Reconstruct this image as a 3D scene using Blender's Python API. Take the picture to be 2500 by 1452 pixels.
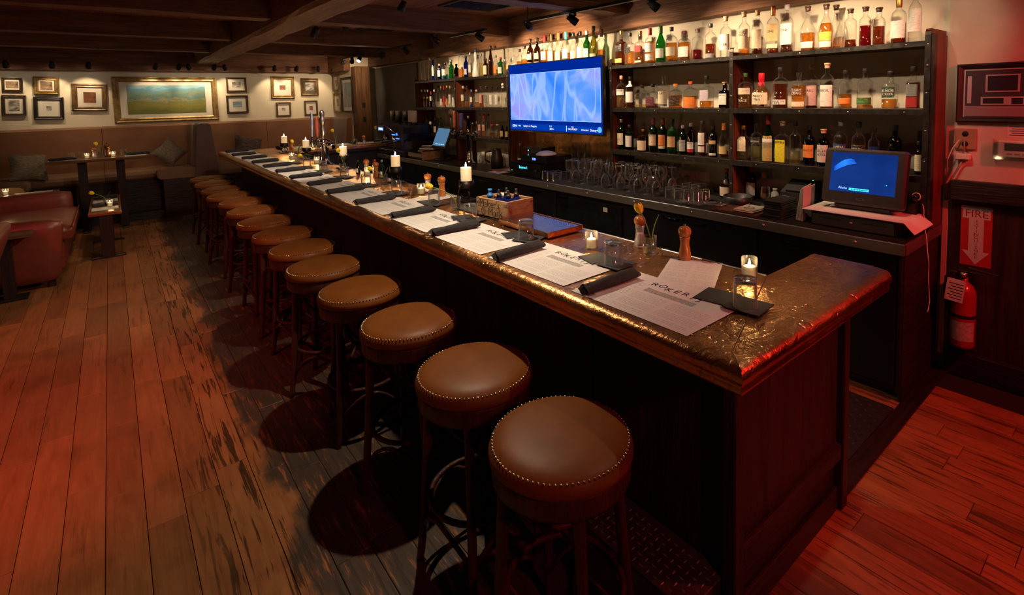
import bpy, math, random
from mathutils import Vector, Matrix

for _o in list(bpy.data.objects):
    bpy.data.objects.remove(_o)
sc = bpy.context.scene
COL = sc.collection
RND = random.Random(11)
PI = math.pi

# ---------------------------------------------------------------- camera, world, exposure
cam_d = bpy.data.cameras.new('camera')
cam_d.sensor_width = 36
cam_d.lens = 18.595
cam_d.shift_x = -0.05187
cam_d.shift_y = -0.15665
cam_d.clip_start = 0.02
cam_d.clip_end = 100
cam = bpy.data.objects.new('camera', cam_d)
COL.objects.link(cam)
cam.matrix_world = Matrix(((0.7574072, 0.0675543, -0.6494388, 0.0),
                           (-0.6525571, 0.0441291, -0.7564535, 0.0),
                           (-0.0224426, 0.9967392, 0.0775067, 1.75),
                           (0, 0, 0, 1)))
sc.camera = cam
wd = bpy.data.worlds.new('world')
sc.world = wd
wd.use_nodes = True
wd.node_tree.nodes['Background'].inputs[0].default_value = (1.0, 0.62, 0.42, 1)
wd.node_tree.nodes['Background'].inputs[1].default_value = 0.020
vs_ = sc.view_settings
vs_.view_transform = 'Standard'
vs_.look = 'None'
vs_.exposure = 0.9
vs_.gamma = 1.0
vs_.use_curve_mapping = False
sc.cycles.use_denoising = True
sc.cycles.transparent_max_bounces = 16
sc.cycles.max_bounces = 4
sc.cycles.diffuse_bounces = 3
sc.cycles.glossy_bounces = 3
sc.cycles.use_adaptive_sampling = True
sc.cycles.adaptive_threshold = 0.12
sc.cycles.adaptive_min_samples = 12
sc.cycles.sample_clamp_indirect = 3.0
sc.cycles.caustics_reflective = False
sc.cycles.caustics_refractive = False


# ---------------------------------------------------------------- mesh builder
def cs_pt(a, r, p):
    c, s = math.cos(a), math.sin(a)
    if p == 2:
        return r * c, r * s
    e = 2.0 / p
    return r * math.copysign(abs(c) ** e, c), r * math.copysign(abs(s) ** e, s)


class MB:
    def __init__(s):
        s.v, s.f, s.m, s.s = [], [], [], []

    def add(s, vs, fs, smooth=False, mi=0, M=None):
        n = len(s.v)
        if M is not None:
            vs = [tuple(M @ Vector(p)) for p in vs]
        s.v += vs
        for q in fs:
            s.f.append(tuple(i + n for i in q))
            s.m.append(mi)
            s.s.append(smooth)
        return s

    def box(s, x0, x1, y0, y1, z0, z1, b=0.0, mi=0, M=None):
        if b <= 0:
            vs = [(x, y, z) for x in (x0, x1) for y in (y0, y1) for z in (z0, z1)]
            fs = [(0, 1, 3, 2), (4, 6, 7, 5), (0, 4, 5, 1), (2, 3, 7, 6), (0, 2, 6, 4), (1, 5, 7, 3)]
            return s.add(vs, fs, False, mi, M)
        vs, ix = [], {}
        for i, x in enumerate((x0, x1)):
            for j, y in enumerate((y0, y1)):
                for k, z in enumerate((z0, z1)):
                    dx, dy, dz = (b if i == 0 else -b), (b if j == 0 else -b), (b if k == 0 else -b)
                    for a, p in enumerate(((x, y + dy, z + dz), (x + dx, y, z + dz), (x + dx, y + dy, z))):
                        ix[(i, j, k, a)] = len(vs)
                        vs.append(p)
        fs = []
        for i in (0, 1):
            q = [ix[(i, j, k, 0)] for j, k in ((0, 0), (0, 1), (1, 1), (1, 0))]
            fs.append(tuple(q if i == 0 else q[::-1]))
            q = [ix[(j, i, k, 1)] for j, k in ((0, 0), (1, 0), (1, 1), (0, 1))]
            fs.append(tuple(q if i == 0 else q[::-1]))
            q = [ix[(j, k, i, 2)] for j, k in ((0, 0), (0, 1), (1, 1), (1, 0))]
            fs.append(tuple(q if i == 0 else q[::-1]))
        for i in (0, 1):
            for j in (0, 1):
                fs.append((ix[(i, j, 0, 0)], ix[(i, j, 0, 1)], ix[(i, j, 1, 1)], ix[(i, j, 1, 0)]))
                fs.append((ix[(i, 0, j, 0)], ix[(i, 0, j, 2)], ix[(i, 1, j, 2)], ix[(i, 1, j, 0)]))
                fs.append((ix[(0, i, j, 1)], ix[(0, i, j, 2)], ix[(1, i, j, 2)], ix[(1, i, j, 1)]))
        for i in (0, 1):
            for j in (0, 1):
                for k in (0, 1):
                    fs.append(tuple(ix[(i, j, k, a)] for a in range(3)))
        return s.add(vs, fs, False, mi, M)

    def lathe(s, prof, seg=16, p=2, mi=0, M=None, smooth=True, a0=0.0, a1=2 * PI, sy=1.0, cap0=False, cap1=False):
        full = abs(a1 - a0 - 2 * PI) < 1e-6
        n = seg if full else seg + 1
        vs, fs = [], []
        for r, z in prof:
            for i in range(n):
                a = a0 + (a1 - a0) * i / seg
                x, y = cs_pt(a, r, p)
                vs.append((x, y * sy, z))
        for j in range(len(prof) - 1):
            for i in range(seg):
                k = (i + 1) % n
                fs.append((j * n + i, j * n + k, (j + 1) * n + k, (j + 1) * n + i))
        if cap0:
            fs.append(tuple(range(n))[::-1])
        if cap1:
            fs.append(tuple(range((len(prof) - 1) * n, len(prof) * n)))
        return s.add(vs, fs, smooth, mi, M)

    def tube(s, pts, r, seg=8, closed=False, mi=0, M=None, smooth=True, caps=True):
        pts = [Vector(p) for p in pts]
        n = len(pts)
        rr = r if isinstance(r, (list, tuple)) else [r] * n
        vs, fs = [], []
        up = None
        for i, p in enumerate(pts):
            if closed:
                t = pts[(i + 1) % n] - pts[i - 1]
            else:
                t = pts[min(i + 1, n - 1)] - pts[max(i - 1, 0)]
            t.normalize()
            if up is None:
                up = Vector((0, 0, 1)) if abs(t.z) < 0.9 else Vector((1, 0, 0))
            a = t.cross(up)
            if a.length < 1e-6:
                a = t.orthogonal()
            a.normalize()
            b = a.cross(t)
            up = b
            for k in range(seg):
                g = 2 * PI * k / seg
                vs.append(tuple(p + (a * math.cos(g) + b * math.sin(g)) * rr[i]))
        for i in range(n if closed else n - 1):
            j = (i + 1) % n
            for k in range(seg):
                l = (k + 1) % seg
                fs.append((i * seg + k, i * seg + l, j * seg + l, j * seg + k))
        if caps and not closed:
            fs.append(tuple(range(seg))[::-1])
            fs.append(tuple(range((n - 1) * seg, n * seg)))
        return s.add(vs, fs, smooth, mi, M)

    def sweep(s, path, prof, closed_prof=False, mi=0, smooth=False):
        """path: xy polyline (mitred); prof: (outward offset, z); outward = left of travel"""
        n = len(path)
        m = len(prof)
        vs, fs = [], []
        for i in range(n):
            p = Vector(path[i])
            d0 = (Vector(path[i]) - Vector(path[i - 1])).normalized() if i > 0 else None
            d1 = (Vector(path[i + 1]) - Vector(path[i])).normalized() if i < n - 1 else None
            d0 = d0 or d1
            d1 = d1 or d0
            n0, n1 = Vector((-d0.y, d0.x)), Vector((-d1.y, d1.x))
            b = (n0 + n1)
            b = b / max(b.dot(n0), 1e-6)
            for o, z in prof:
                q = p + b * o
                vs.append((q.x, q.y, z))
        for i in range(n - 1):
            for j in range(m if closed_prof else m - 1):
                k = (j + 1) % m
                fs.append((i * m + j, i * m + k, (i + 1) * m + k, (i + 1) * m + j))
        if closed_prof:
            fs.append(tuple(range(m)))
            fs.append(tuple(range((n - 1) * m, n * m))[::-1])
        return s.add(vs, fs, smooth, mi)

    def prism(s, poly, z0, z1, mi=0, M=None, smooth=False):
        n = len(poly)
        vs = [(x, y, z0) for x, y in poly] + [(x, y, z1) for x, y in poly]
        fs = [tuple(range(n))[::-1], tuple(range(n, 2 * n))]
        fs += [(i, (i + 1) % n, n + (i + 1) % n, n + i) for i in range(n)]
        return s.add(vs, fs, smooth, mi, M)

    def mesh(s, name):
        me = bpy.data.meshes.new(name)
        me.from_pydata(s.v, [], s.f)
        me.polygons.foreach_set('use_smooth', s.s)
        me.polygons.foreach_set('material_index', s.m)
        me.update()
        return me

    def build(s, name, mat, parent=None, loc=None, rz=0.0):
        return link(name, s.mesh(name), mat, parent, loc, rz)


def link(name, me, mat, parent=None, loc=None, rz=0.0):
    for mm in (mat if isinstance(mat, (list, tuple)) else [mat]):
        if len(me.materials) < (len(mat) if isinstance(mat, (list, tuple)) else 1):
            me.materials.append(mm)
    o = bpy.data.objects.new(name, me)
    COL.objects.link(o)
    if parent is not None:
        o.parent = parent
    if loc is not None:
        o.location = loc
    if rz:
        o.rotation_euler = (0, 0, rz)
    return o


def tag(o, label=None, cat=None, group=None, kind=None):
    if label:
        o['label'] = label
    if cat:
        o['category'] = cat
    if group:
        o['group'] = group
    if kind:
        o['kind'] = kind
    return o


def thing(name, label, cat, loc=(0, 0, 0), rz=0.0, group=None):
    o = bpy.data.objects.new(name, None)
    COL.objects.link(o)
    o.empty_display_size = 0.05
    o.location = loc
    o.rotation_euler = (0, 0, rz)
    return tag(o, label, cat, group)


def one(name, mb, mat, label, cat, loc=None, rz=0.0, group=None):
    return tag(mb.build(name, mat, None, loc, rz), label, cat, group)


def struct(name, mb, mat, parent=None):
    o = mb.build(name, mat, parent)
    if parent is None:
        o['kind'] = 'structure'
    return o


def dup(root, loc, rz=0.0, label=None, group=None, parent=None):
    r = root.copy()
    COL.objects.link(r)
    r.parent = parent
    if loc is not None:
        r.location = loc
        r.rotation_euler = (0, 0, rz)
    if label:
        r['label'] = label
    if group:
        r['group'] = group
    for ch in root.children:
        dup(ch, None, parent=r)
    return r


def light(name, kind, loc, energy, col, parent=None, target=None, **kw):
    d = bpy.data.lights.new(name, kind)
    d.energy = energy
    d.color = col
    for k, v in kw.items():
        setattr(d, k, v)
    o = bpy.data.objects.new(name, d)
    COL.objects.link(o)
    o.location = loc
    if target is not None:
        o.rotation_euler = (Vector(target) - Vector(loc)).to_track_quat('-Z', 'Y').to_euler()
    if parent is not None:
        o.parent = parent
        o.matrix_parent_inverse = Matrix.Translation(-Vector(parent.location))
    return o


def T(x=0, y=0, z=0, rx=0, ry=0, rz=0, s=1):
    return Matrix.Translation((x, y, z)) @ Matrix.Rotation(rz, 4, 'Z') @ Matrix.Rotation(ry, 4, 'Y') @ Matrix.Rotation(rx, 4, 'X') @ Matrix.Scale(s, 4)


_txt = {}


def text_geo(body):
    """flat lettering outlines as (verts, faces), unit size, centred"""
    if body not in _txt:
        c = bpy.data.curves.new('lettering', 'FONT')
        c.body = body
        c.align_x = 'CENTER'
        c.align_y = 'CENTER'
        c.resolution_u = 2
        o = bpy.data.objects.new('lettering', c)
        me = bpy.data.meshes.new_from_object(o)
        _txt[body] = ([tuple(v.co) for v in me.vertices], [tuple(p.vertices) for p in me.polygons])
        bpy.data.objects.remove(o)
        bpy.data.curves.remove(c)
        bpy.data.meshes.remove(me)
    return _txt[body]


def text_w(body):
    v = text_geo(body)[0]
    return max(p[0] for p in v) - min(p[0] for p in v)


def add_text(mb, body, size, M, sx=1.0, mi=0):
    v, f = text_geo(body)
    mb.add([(x * size * sx, y * size, 0) for x, y, z in v], f, False, mi, M)


# ---------------------------------------------------------------- materials
class NT:
    def __init__(s, name):
        s.m = bpy.data.materials.new(name)
        s.m.use_nodes = True
        s.t = s.m.node_tree
        s.t.nodes.clear()
        s.out = s.t.nodes.new('ShaderNodeOutputMaterial')

    def n(s, typ, ins=None, **at):
        nd = s.t.nodes.new('ShaderNode' + typ)
        for k, v in at.items():
            setattr(nd, k, v)
        for k, v in (ins or {}).items():
            sk = nd.inputs[k]
            if isinstance(v, bpy.types.NodeSocket):
                s.t.links.new(v, sk)
            elif isinstance(v, (tuple, list)) and len(v) == 3 and sk.type == 'RGBA':
                sk.default_value = (*v, 1)
            else:
                sk.default_value = v
        return nd

    def math(s, op, a, b=None, c=None):
        ins = {0: a}
        if b is not None:
            ins[1] = b
        if c is not None:
            ins[2] = c
        return s.n('Math', ins, operation=op).outputs[0]

    def pos(s, scale=(1, 1, 1), rot=(0, 0, 0), src='pos', off=None):
        if src == 'pos':
            v = s.n('NewGeometry').outputs['Position']
        else:
            v = s.n('TexCoord').outputs[src]
        if off is not None:
            v = s.n('VectorMath', {0: v, 1: off}, operation='ADD').outputs[0]
        return s.n('Mapping', {'Vector': v, 'Scale': scale, 'Rotation': rot}).outputs[0]

    def noise(s, vec, scale=5, detail=4, rough=.55, dist=0.0):
        return s.n('TexNoise', {'Vector': vec, 'Scale': scale, 'Detail': detail, 'Roughness': rough, 'Distortion': dist}).outputs[0]

    def ramp(s, fac, stops):
        nd = s.n('ValToRGB', {0: fac})
        e = nd.color_ramp.elements
        while len(e) < len(stops):
            e.new(0.5)
        for el, (p, c) in zip(e, stops):
            el.position = p
            el.color = (*c, 1) if len(c) == 3 else c
        return nd.outputs[0]

    def step(s, v, a, b):
        return s.n('MapRange', {0: v, 1: a, 2: b, 3: 0.0, 4: 1.0}, interpolation_type='SMOOTHSTEP').outputs[0]

    def mix(s, fac, a, b, mode='MIX'):
        nd = s.n('Mix', None, data_type='RGBA', blend_type=mode)
        for k, v in ((0, fac), (6, a), (7, b)):
            if isinstance(v, bpy.types.NodeSocket):
                s.t.links.new(v, nd.inputs[k])
            else:
                nd.inputs[k].default_value = (*v, 1) if isinstance(v, (tuple, list)) else v
        return nd.outputs[2]

    def bump(s, h, strength=.3, dist=.01):
        return s.n('Bump', {'Height': h, 'Strength': strength, 'Distance': dist}).outputs[0]

    def bsdf(s, **k):
        ins = {}
        for a, v in k.items():
            ins[{'col': 'Base Color', 'rough': 'Roughness', 'metal': 'Metallic', 'normal': 'Normal', 'ec': 'Emission Color',
                 'es': 'Emission Strength', 'coat': 'Coat Weight', 'coatr': 'Coat Roughness', 'spec': 'Specular IOR Level',
                 'sheen': 'Sheen Weight', 'sss': 'Subsurface Weight', 'alpha': 'Alpha'}[a]] = v
        nd = s.n('BsdfPrincipled', ins)
        return s.end(nd.outputs[0])

    def end(s, sh):
        s.t.links.new(sh, s.out.inputs[0])
        return s.m


def hexc(h):
    v = [int(h[i:i + 2], 16) / 255 for i in (0, 2, 4)]
    return tuple(c / 12.92 if c <= .04045 else ((c + .055) / 1.055) ** 2.4 for c in v)


_pm = {}


def pm(name, col, rough=.5, metal=0.0, ec=None, es=0.0, coat=0.0, spec=.5):
    if name not in _pm:
        if isinstance(col, str):
            col = hexc(col)
        k = dict(col=col, rough=rough, metal=metal, coat=coat, spec=spec)
        if ec is not None:
            k['ec'] = hexc(ec) if isinstance(ec, str) else ec
            k['es'] = es
        _pm[name] = NT(name).bsdf(**k)
    return _pm[name]


def noisy(name, c1, c2, scale=8, stretch=(1, 1, 1), rough=.5, metal=0.0, bump=0.0, detail=5, coat=0.0, src='pos', lo=.35, hi=.68, spec=.5, rvar=0.0, dist=0.0, bd=.01):
    t = NT(name)
    nz = t.noise(t.pos(stretch, src=src), scale, detail, .6, dist)
    k = dict(col=t.ramp(nz, [(lo, hexc(c1) if isinstance(c1, str) else c1), (hi, hexc(c2) if isinstance(c2, str) else c2)]), metal=metal, coat=coat, spec=spec)
    k['rough'] = t.math('MULTIPLY_ADD', nz, rvar, rough - rvar * .5) if rvar else rough
    if bump:
        k['normal'] = t.bump(nz, bump, bd)
    return t.bsdf(**k)


def glass(name, tint=(1, 1, 1), rough=.05, body=0.0, ior=1.45, refl=1.0, edge=.18):
    """thin clear glass: tinted see-through with a fresnel reflection"""
    t = NT(name)
    fc = t.n('LayerWeight', {'Blend': .5}).outputs['Facing']
    fr = t.math('MULTIPLY_ADD', t.math('POWER', fc, 2.6), .85 * refl, .045 * refl)
    fr = t.math('MINIMUM', fr, 1.0)
    tr = t.n('BsdfTransparent', {'Color': t.mix(t.math('POWER', fc, 2.0), tint, tuple(c * .80 for c in tint))}).outputs[0]
    ed = t.n('BsdfDiffuse', {'Color': tuple(min(1, c * .9) for c in tint)}).outputs[0]
    tr = t.n('MixShader', {0: t.math('MULTIPLY', t.math('POWER', fc, 3.0), edge), 1: tr, 2: ed}).outputs[0]  # pale diffuse colour at the rim stands in for light refracted there
    if body:
        df = t.n('BsdfTranslucent', {'Color': tint}).outputs[0]
        d2 = t.n('BsdfDiffuse', {'Color': tint}).outputs[0]
        df = t.n('MixShader', {0: .5, 1: df, 2: d2}).outputs[0]
        tr = t.n('MixShader', {0: body, 1: tr, 2: df}).outputs[0]
    gs = t.n('BsdfGlossy', {'Color': (1, 1, 1), 'Roughness': rough}).outputs[0]
    return t.end(t.n('MixShader', {0: fr, 1: tr, 2: gs}).outputs[0])


def emis(name, col, st):
    if name not in _pm:
        t = NT(name)
        _pm[name] = t.end(t.n('Emission', {'Color': hexc(col) if isinstance(col, str) else col, 'Strength': st}).outputs[0])
    return _pm[name]

# ---------------------------------------------------------------- shared materials
def wood_floor():
    t = NT('worn_floor_wood')
    rnd = t.n('ObjectInfo').outputs['Random']
    off = t.n('CombineXYZ', {0: t.math('MULTIPLY', rnd, 31.0), 1: t.math('MULTIPLY', rnd, 57.0), 2: 0.0}).outputs[0]
    p = t.n('NewGeometry').outputs['Position']
    g = t.pos((16, 1.6, 1), off=off)
    grain = t.noise(g, 2.2, 7, .62, .6)
    fine = t.noise(t.pos((150, 7, 1), off=off), 1.0, 5, .7)
    blot = t.noise(t.pos((1, 1, 1)), 2.6, 5, .6)
    base = t.ramp(grain, [(.25, (.235, .090, .031)), (.5, (.318, .126, .045)), (.78, (.395, .164, .062))])
    tone = t.ramp(rnd, [(0.0, (.70, .68, .64)), (.35, (.92, .90, .88)), (.7, (1.06, 1.04, 1.0)), (1.0, (1.22, 1.2, 1.16))])
    base = t.mix(1.0, base, tone, 'MULTIPLY')
    base = t.mix(t.math('MULTIPLY', t.step(blot, .5, .72), .45), base, (.10, .036, .014))
    # dark open grain lines
    gl = t.noise(t.pos((46, 2.6, 1), off=off), 1.0, 4, .6, .8)
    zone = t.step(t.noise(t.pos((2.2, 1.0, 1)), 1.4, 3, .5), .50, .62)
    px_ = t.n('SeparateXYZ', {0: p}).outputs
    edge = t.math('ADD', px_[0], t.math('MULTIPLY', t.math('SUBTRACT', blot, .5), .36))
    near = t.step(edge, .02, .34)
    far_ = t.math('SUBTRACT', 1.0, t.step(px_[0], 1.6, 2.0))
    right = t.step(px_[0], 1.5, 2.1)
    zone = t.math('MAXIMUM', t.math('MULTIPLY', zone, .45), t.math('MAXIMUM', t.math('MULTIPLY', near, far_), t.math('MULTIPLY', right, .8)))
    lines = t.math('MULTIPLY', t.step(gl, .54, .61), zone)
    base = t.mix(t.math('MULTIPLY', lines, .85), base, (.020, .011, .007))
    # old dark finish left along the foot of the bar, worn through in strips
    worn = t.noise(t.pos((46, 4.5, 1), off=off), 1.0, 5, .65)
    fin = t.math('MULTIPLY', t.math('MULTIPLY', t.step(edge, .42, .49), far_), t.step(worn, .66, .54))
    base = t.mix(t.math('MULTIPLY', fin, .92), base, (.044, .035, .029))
    h = t.math('ADD', t.math('MULTIPLY', fine, .35), t.math('SUBTRACT', grain, t.math('MULTIPLY', lines, .7)))
    wav = t.noise(t.pos((9, 3, 1), off=off), 2.0, 2, .5)
    h = t.math('ADD', h, t.math('MULTIPLY', wav, 1.6))
    return t.bsdf(col=base, rough=t.math('MULTIPLY_ADD', grain, .25, .27), normal=t.bump(h, .35, .006), spec=.45)


def beam_wood(name, c1, c2, c3, ax='y', rough=.6):
    t = NT(name)
    sc_ = {'y': (14, 1.1, 14), 'x': (1.1, 14, 14), 'z': (14, 14, 1.1)}[ax]
    rnd = t.n('ObjectInfo').outputs['Random']
    off = t.n('CombineXYZ', {0: t.math('MULTIPLY', rnd, 17.0), 1: t.math('MULTIPLY', rnd, 29.0), 2: t.math('MULTIPLY', rnd, 11.0)}).outputs[0]
    g = t.noise(t.pos(sc_, off=off), 1.6, 7, .65, .8)
    s2 = tuple(v * 5 for v in sc_)
    f = t.noise(t.pos(s2, off=off), 1.2, 4, .6)
    b = t.noise(t.pos((1, 1, 1), off=off), 3.0, 4, .6)
    col = t.ramp(g, [(.3, c1), (.52, c2), (.75, c3)])
    col = t.mix(t.math('MULTIPLY', t.step(f, .6, .72), .55), col, tuple(v * .25 for v in c1))
    col = t.mix(t.math('MULTIPLY', t.step(b, .56, .74), .4), col, tuple(v * .5 for v in c1))
    h = t.math('ADD', g, t.math('MULTIPLY', f, -.6))
    return t.bsdf(col=col, rough=rough, normal=t.bump(h, .6, .012), spec=.25)


def plaster(name, c1, c2):
    t = NT(name)
    a = t.noise(t.pos(), 1.7, 5, .6)
    b = t.noise(t.pos(), 60, 3, .5)
    c = t.mix(t.step(a, .35, .7), c1, c2)
    return t.bsdf(col=c, rough=.75, normal=t.bump(t.math('ADD', b, t.math('MULTIPLY', a, 3)), .12, .004), spec=.2)


def copper(name, c1, c2, dents=1.0, rough=.2):
    t = NT(name)
    p = t.pos()
    big = t.noise(p, 3.2, 4, .6, .4)
    wav = t.noise(t.pos((1.0, 1.5, 1.0)), 16, 4, .6, .5)
    vo = t.n('TexVoronoi', {'Vector': p, 'Scale': 34.0, 'Randomness': 1.0}).outputs[0]
    dent = t.step(vo, .30, .02)
    sel = t.step(t.noise(p, 11, 1, .5), .52, .60)
    dent = t.math('MULTIPLY', dent, sel)
    sm = t.noise(p, 70, 3, .6)
    col = t.mix(t.step(big, .38, .66), c1, c2)
    col = t.mix(t.math('MULTIPLY', t.step(sm, .62, .75), .5), col, tuple(v * .3 for v in c1))
    h = t.math('ADD', t.math('MULTIPLY', wav, .9 * dents), t.math('ADD', t.math('MULTIPLY', dent, -.55 * dents), t.math('MULTIPLY', sm, .10)))
    return t.bsdf(col=col, metal=1.0, rough=t.math('MULTIPLY_ADD', big, .18, rough - .06), normal=t.bump(h, .75, .012))


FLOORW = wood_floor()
BEAM_Y = beam_wood('old_beam_wood', (0.102, 0.044, 0.024), (0.212, 0.099, 0.051), (0.340, 0.170, 0.095), 'y')
BEAM_X = beam_wood('old_joist_wood', (0.093, 0.039, 0.024), (0.187, 0.085, 0.048), (0.289, 0.139, 0.082), 'x')
BEAM_Z = beam_wood('old_post_wood', (.070, .032, .014), (.150, .072, .032), (.220, .112, .054), 'z')
CEILW = beam_wood('ceiling_board_wood', (0.176, 0.067, 0.038), (0.272, 0.112, 0.064), (0.376, 0.168, 0.099), 'y', .5)
CREAM = plaster('cream_plaster', (.62, .55, .43), (.70, .63, .50))
CREAM_R = plaster('cream_wall_paint', (.55, .46, .38), (.64, .55, .46))
DARKW = beam_wood('dark_stained_wood_z', (.016, .009, .008), (.034, .018, .015), (.058, .030, .024), 'z', .38)
DARKW_Y = beam_wood('dark_stained_wood_y', (.010, .006, .006), (.020, .011, .010), (.034, .018, .015), 'y', .38)
DARKW_X = beam_wood('dark_stained_wood_x', (.012, .006, .006), (.024, .012, .010), (.040, .020, .016), 'x', .38)
COPPER = copper('hammered_copper', (.55, .27, .11), (.80, .44, .19), 1.3, .30)
COPPER_E = copper('hammered_copper_edge', (.48, .21, .085), (.68, .33, .13), .8, .28)
IRON = noisy('dark_iron', (.035, .030, .027), (.075, .066, .060), 30, rough=.45, metal=.85, bump=.15, rvar=.2)
STEEL = noisy('brushed_steel', (.38, .36, .35), (.55, .52, .50), 6, (1, .08, 1), rough=.42, metal=1.0, rvar=.15)
CHROME = pm('chrome', (.75, .73, .70), .08, 1.0)
BLACK = pm('black_plastic', (.012, .012, .014), .35)
BLACKM = pm('matte_black', (.010, .009, .010), .75)
RUBBER = pm('black_rubber', (.014, .013, .013), .62)
WHITE = pm('white_paint', (.72, .70, .66), .5)
PAPER = pm('plain_paper', (.72, .67, .62), .85)
BRASS = pm('brass', (.60, .40, .15), .25, 1.0)
CANDLE = NT('candle_wax').bsdf(col=(.86, .74, .54), rough=.45, sss=.0, ec=(1.0, .62, .25), es=.20)  # faint emission put into the wax stands in for flame light through it
FLAME = emis('flame', (1.0, .66, .28), 60.0)

# ---------------------------------------------------------------- room shell
XW, YB = 3.90, 11.05
fl = struct('floor', MB().box(-3.3, 3.95, -2.3, 11.2, -.12, -.006), pm('floor_underlay', (.010, .006, .004), .9))


def see(x, y, z):
    q = cam.matrix_world.inverted() @ Vector((x, y, z))
    if q.z > -.05:
        return None
    return (1379.7 + 1291.3 * q.x / -q.z, 334.4 - 1291.3 * q.y / -q.z)


w = .1325
planks, rest = 0, MB()
for i in range(-22, 30):
    x0 = -.394 + i * w
    y = -1.6 + RND.random() * 1.1
    while y < 10.9:
        ln = .62 + RND.random() * .75
        y1 = min(y + ln, 10.95)
        xm = x0 + w / 2
        hidden = (1.50 < xm < 2.24 and y > .86) or (xm > 2.22 and y > .93) or xm > 3.86 or y > 10.7 or y1 - y < .05
        if not hidden:
            pr = [see(a, b, 0) for a in (x0, x0 + w) for b in (max(y, .0), y1)]
            vis = any(q and -150 < q[0] < 2650 and 200 < q[1] < 1700 for q in pr)
            dz = RND.uniform(-.0008, .0008)
            if vis and planks < 300:
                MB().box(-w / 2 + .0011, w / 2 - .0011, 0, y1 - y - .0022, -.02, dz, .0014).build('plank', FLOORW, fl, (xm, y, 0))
                planks += 1
            else:
                rest.box(x0 + .0011, x0 + w - .0011, y, y1 - .0022, -.02, dz)
        y = y1
rs = rest.build('plank_remainder', FLOORW, fl)
rs['kind'] = 'stuff'

struct('wall_back', MB().box(-3.3, 3.42, YB, YB + .12, 0, 2.85), CREAM)
struct('wall_far_side', MB().box(3.42, XW + .1, 10.02, YB + .12, 0, 2.85), CREAM)
struct('wall_bar', MB().box(XW, XW + .12, .93, 10.02, 0, 2.85), CREAM)
wr = struct('wall_right', MB().box(XW - .02, XW + .12, -2.3, .93, 0, 2.85), CREAM_R)
struct('wall_left', MB().box(-3.42, -3.3, -2.3, YB, 0, 2.85), CREAM_R)
struct('wall_front', MB().box(-3.3, XW + .1, -2.42, -2.3, 0, 2.85), CREAM_R)

# ceiling boards run along the room between the joists
ce = struct('ceiling', MB().box(-3.4, XW + .1, -2.4, YB + .1, 2.735, 2.85), pm('ceiling_backing', (.012, .007, .005), .9))
joy = [1.45, 3.42, 5.38, 7.36, 9.20]
segs = [(-2.3, 1.45)] + list(zip(joy[:-1], joy[1:])) + [(9.20, 11.0)]
for a, b in segs:
    x = -3.3
    while x < XW:
        bw = .22 + RND.random() * .1
        if x > -1.8 and b > 2:
            MB().box(0, bw - .004, .0, b - a, 0, .02, .002).build('ceiling_board', CEILW, ce, (x, a, 2.712 + RND.uniform(0, .003)))
        x += bw
for k, y in enumerate(joy):
    for s, (xa, xb) in enumerate(((-3.3, 1.17), (1.46, 3.76))):
        m = MB()
        n = 14
        zs = [RND.uniform(-.006, .006) for _ in range(n + 1)]
        vs, fs = [], []
        for i in range(n + 1):
            xx = xa + (xb - xa) * i / n
            for yy, zz in ((y, 2.725), (y + RND.uniform(-.004, .004), 2.50 + zs[i]), (y + .20 + RND.uniform(-.004, .004), 2.50 + zs[i] * .5), (y + .20, 2.725)):
                vs.append((xx, yy, zz))
        for i in range(n):
            for j in range(3):
                fs.append((i * 4 + j, i * 4 + j + 1, i * 4 + j + 5, i * 4 + j + 4))
        fs += [(0, 1, 2, 3), (n * 4 + 3, n * 4 + 2, n * 4 + 1, n * 4)]
        m.add(vs, fs)
        o = m.build('ceiling_joist', BEAM_X)
        o['kind'] = 'structure'
m = MB()
vs, fs = [], []
n = 40
for i in range(n + 1):
    y = -2.3 + 13.33 * i / n
    j = lambda s=.007: RND.uniform(-s, s)
    for xx, zz in ((1.16 + j(), 2.725), (1.16 + j(), 2.46 + j()), (1.19 + j(), 2.432 + j()), (1.44 + j(), 2.432 + j()), (1.47 + j(), 2.46 + j()), (1.47 + j(), 2.725)):
        vs.append((xx, y, zz))
for i in range(n):
    for j in range(5):
        fs.append((i * 6 + j, i * 6 + 6 + j, i * 6 + 7 + j, i * 6 + j + 1))
m.add(vs, fs)
struct('ceiling_girder', m, BEAM_Y)
struct('trim_header', MB().box(3.75, XW, -2.3, 10.02, 2.372, 2.735, .006), BEAM_Y)
struct('trim_valance', MB().box(-3.3, 3.42, 10.93, YB, 2.30, 2.715, .006), BEAM_X)
struct('trim_valance_side', MB().box(3.30, 3.42, 10.02, 10.93, 2.30, 2.715, .006), BEAM_Y)
# support post with two dark mortise holes
po = struct('wooden_post', MB().box(3.42, 3.69, 9.78, 10.02, 0, 2.372, .012), BEAM_Z)
for zz in (1.36, 1.62):
    MB().box(3.52, 3.57, 9.772, 9.79, zz, zz + .09).build('mortise', BLACKM, po)
# wainscot and trims at the bare stretch of wall
struct('trim_wainscot_panel', MB().box(3.845, XW - .02, -2.3, .885, 0, 1.19), DARKW)
struct('trim_wainscot_cap', MB().box(3.80, 3.845, -2.3, .885, 1.075, 1.195, .006), DARKW_Y)
struct('baseboard_right', MB().box(3.80, 3.845, -2.3, .885, 0, .15, .006), DARKW_Y)
struct('trim_wall_edge', MB().box(3.845, XW - .018, .90, .93, .09, 1.06, .002), CREAM_R)
struct('baseboard_left', MB().box(-3.3, -3.27, -2.3, YB, 0, .15), DARKW_Y)

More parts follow.
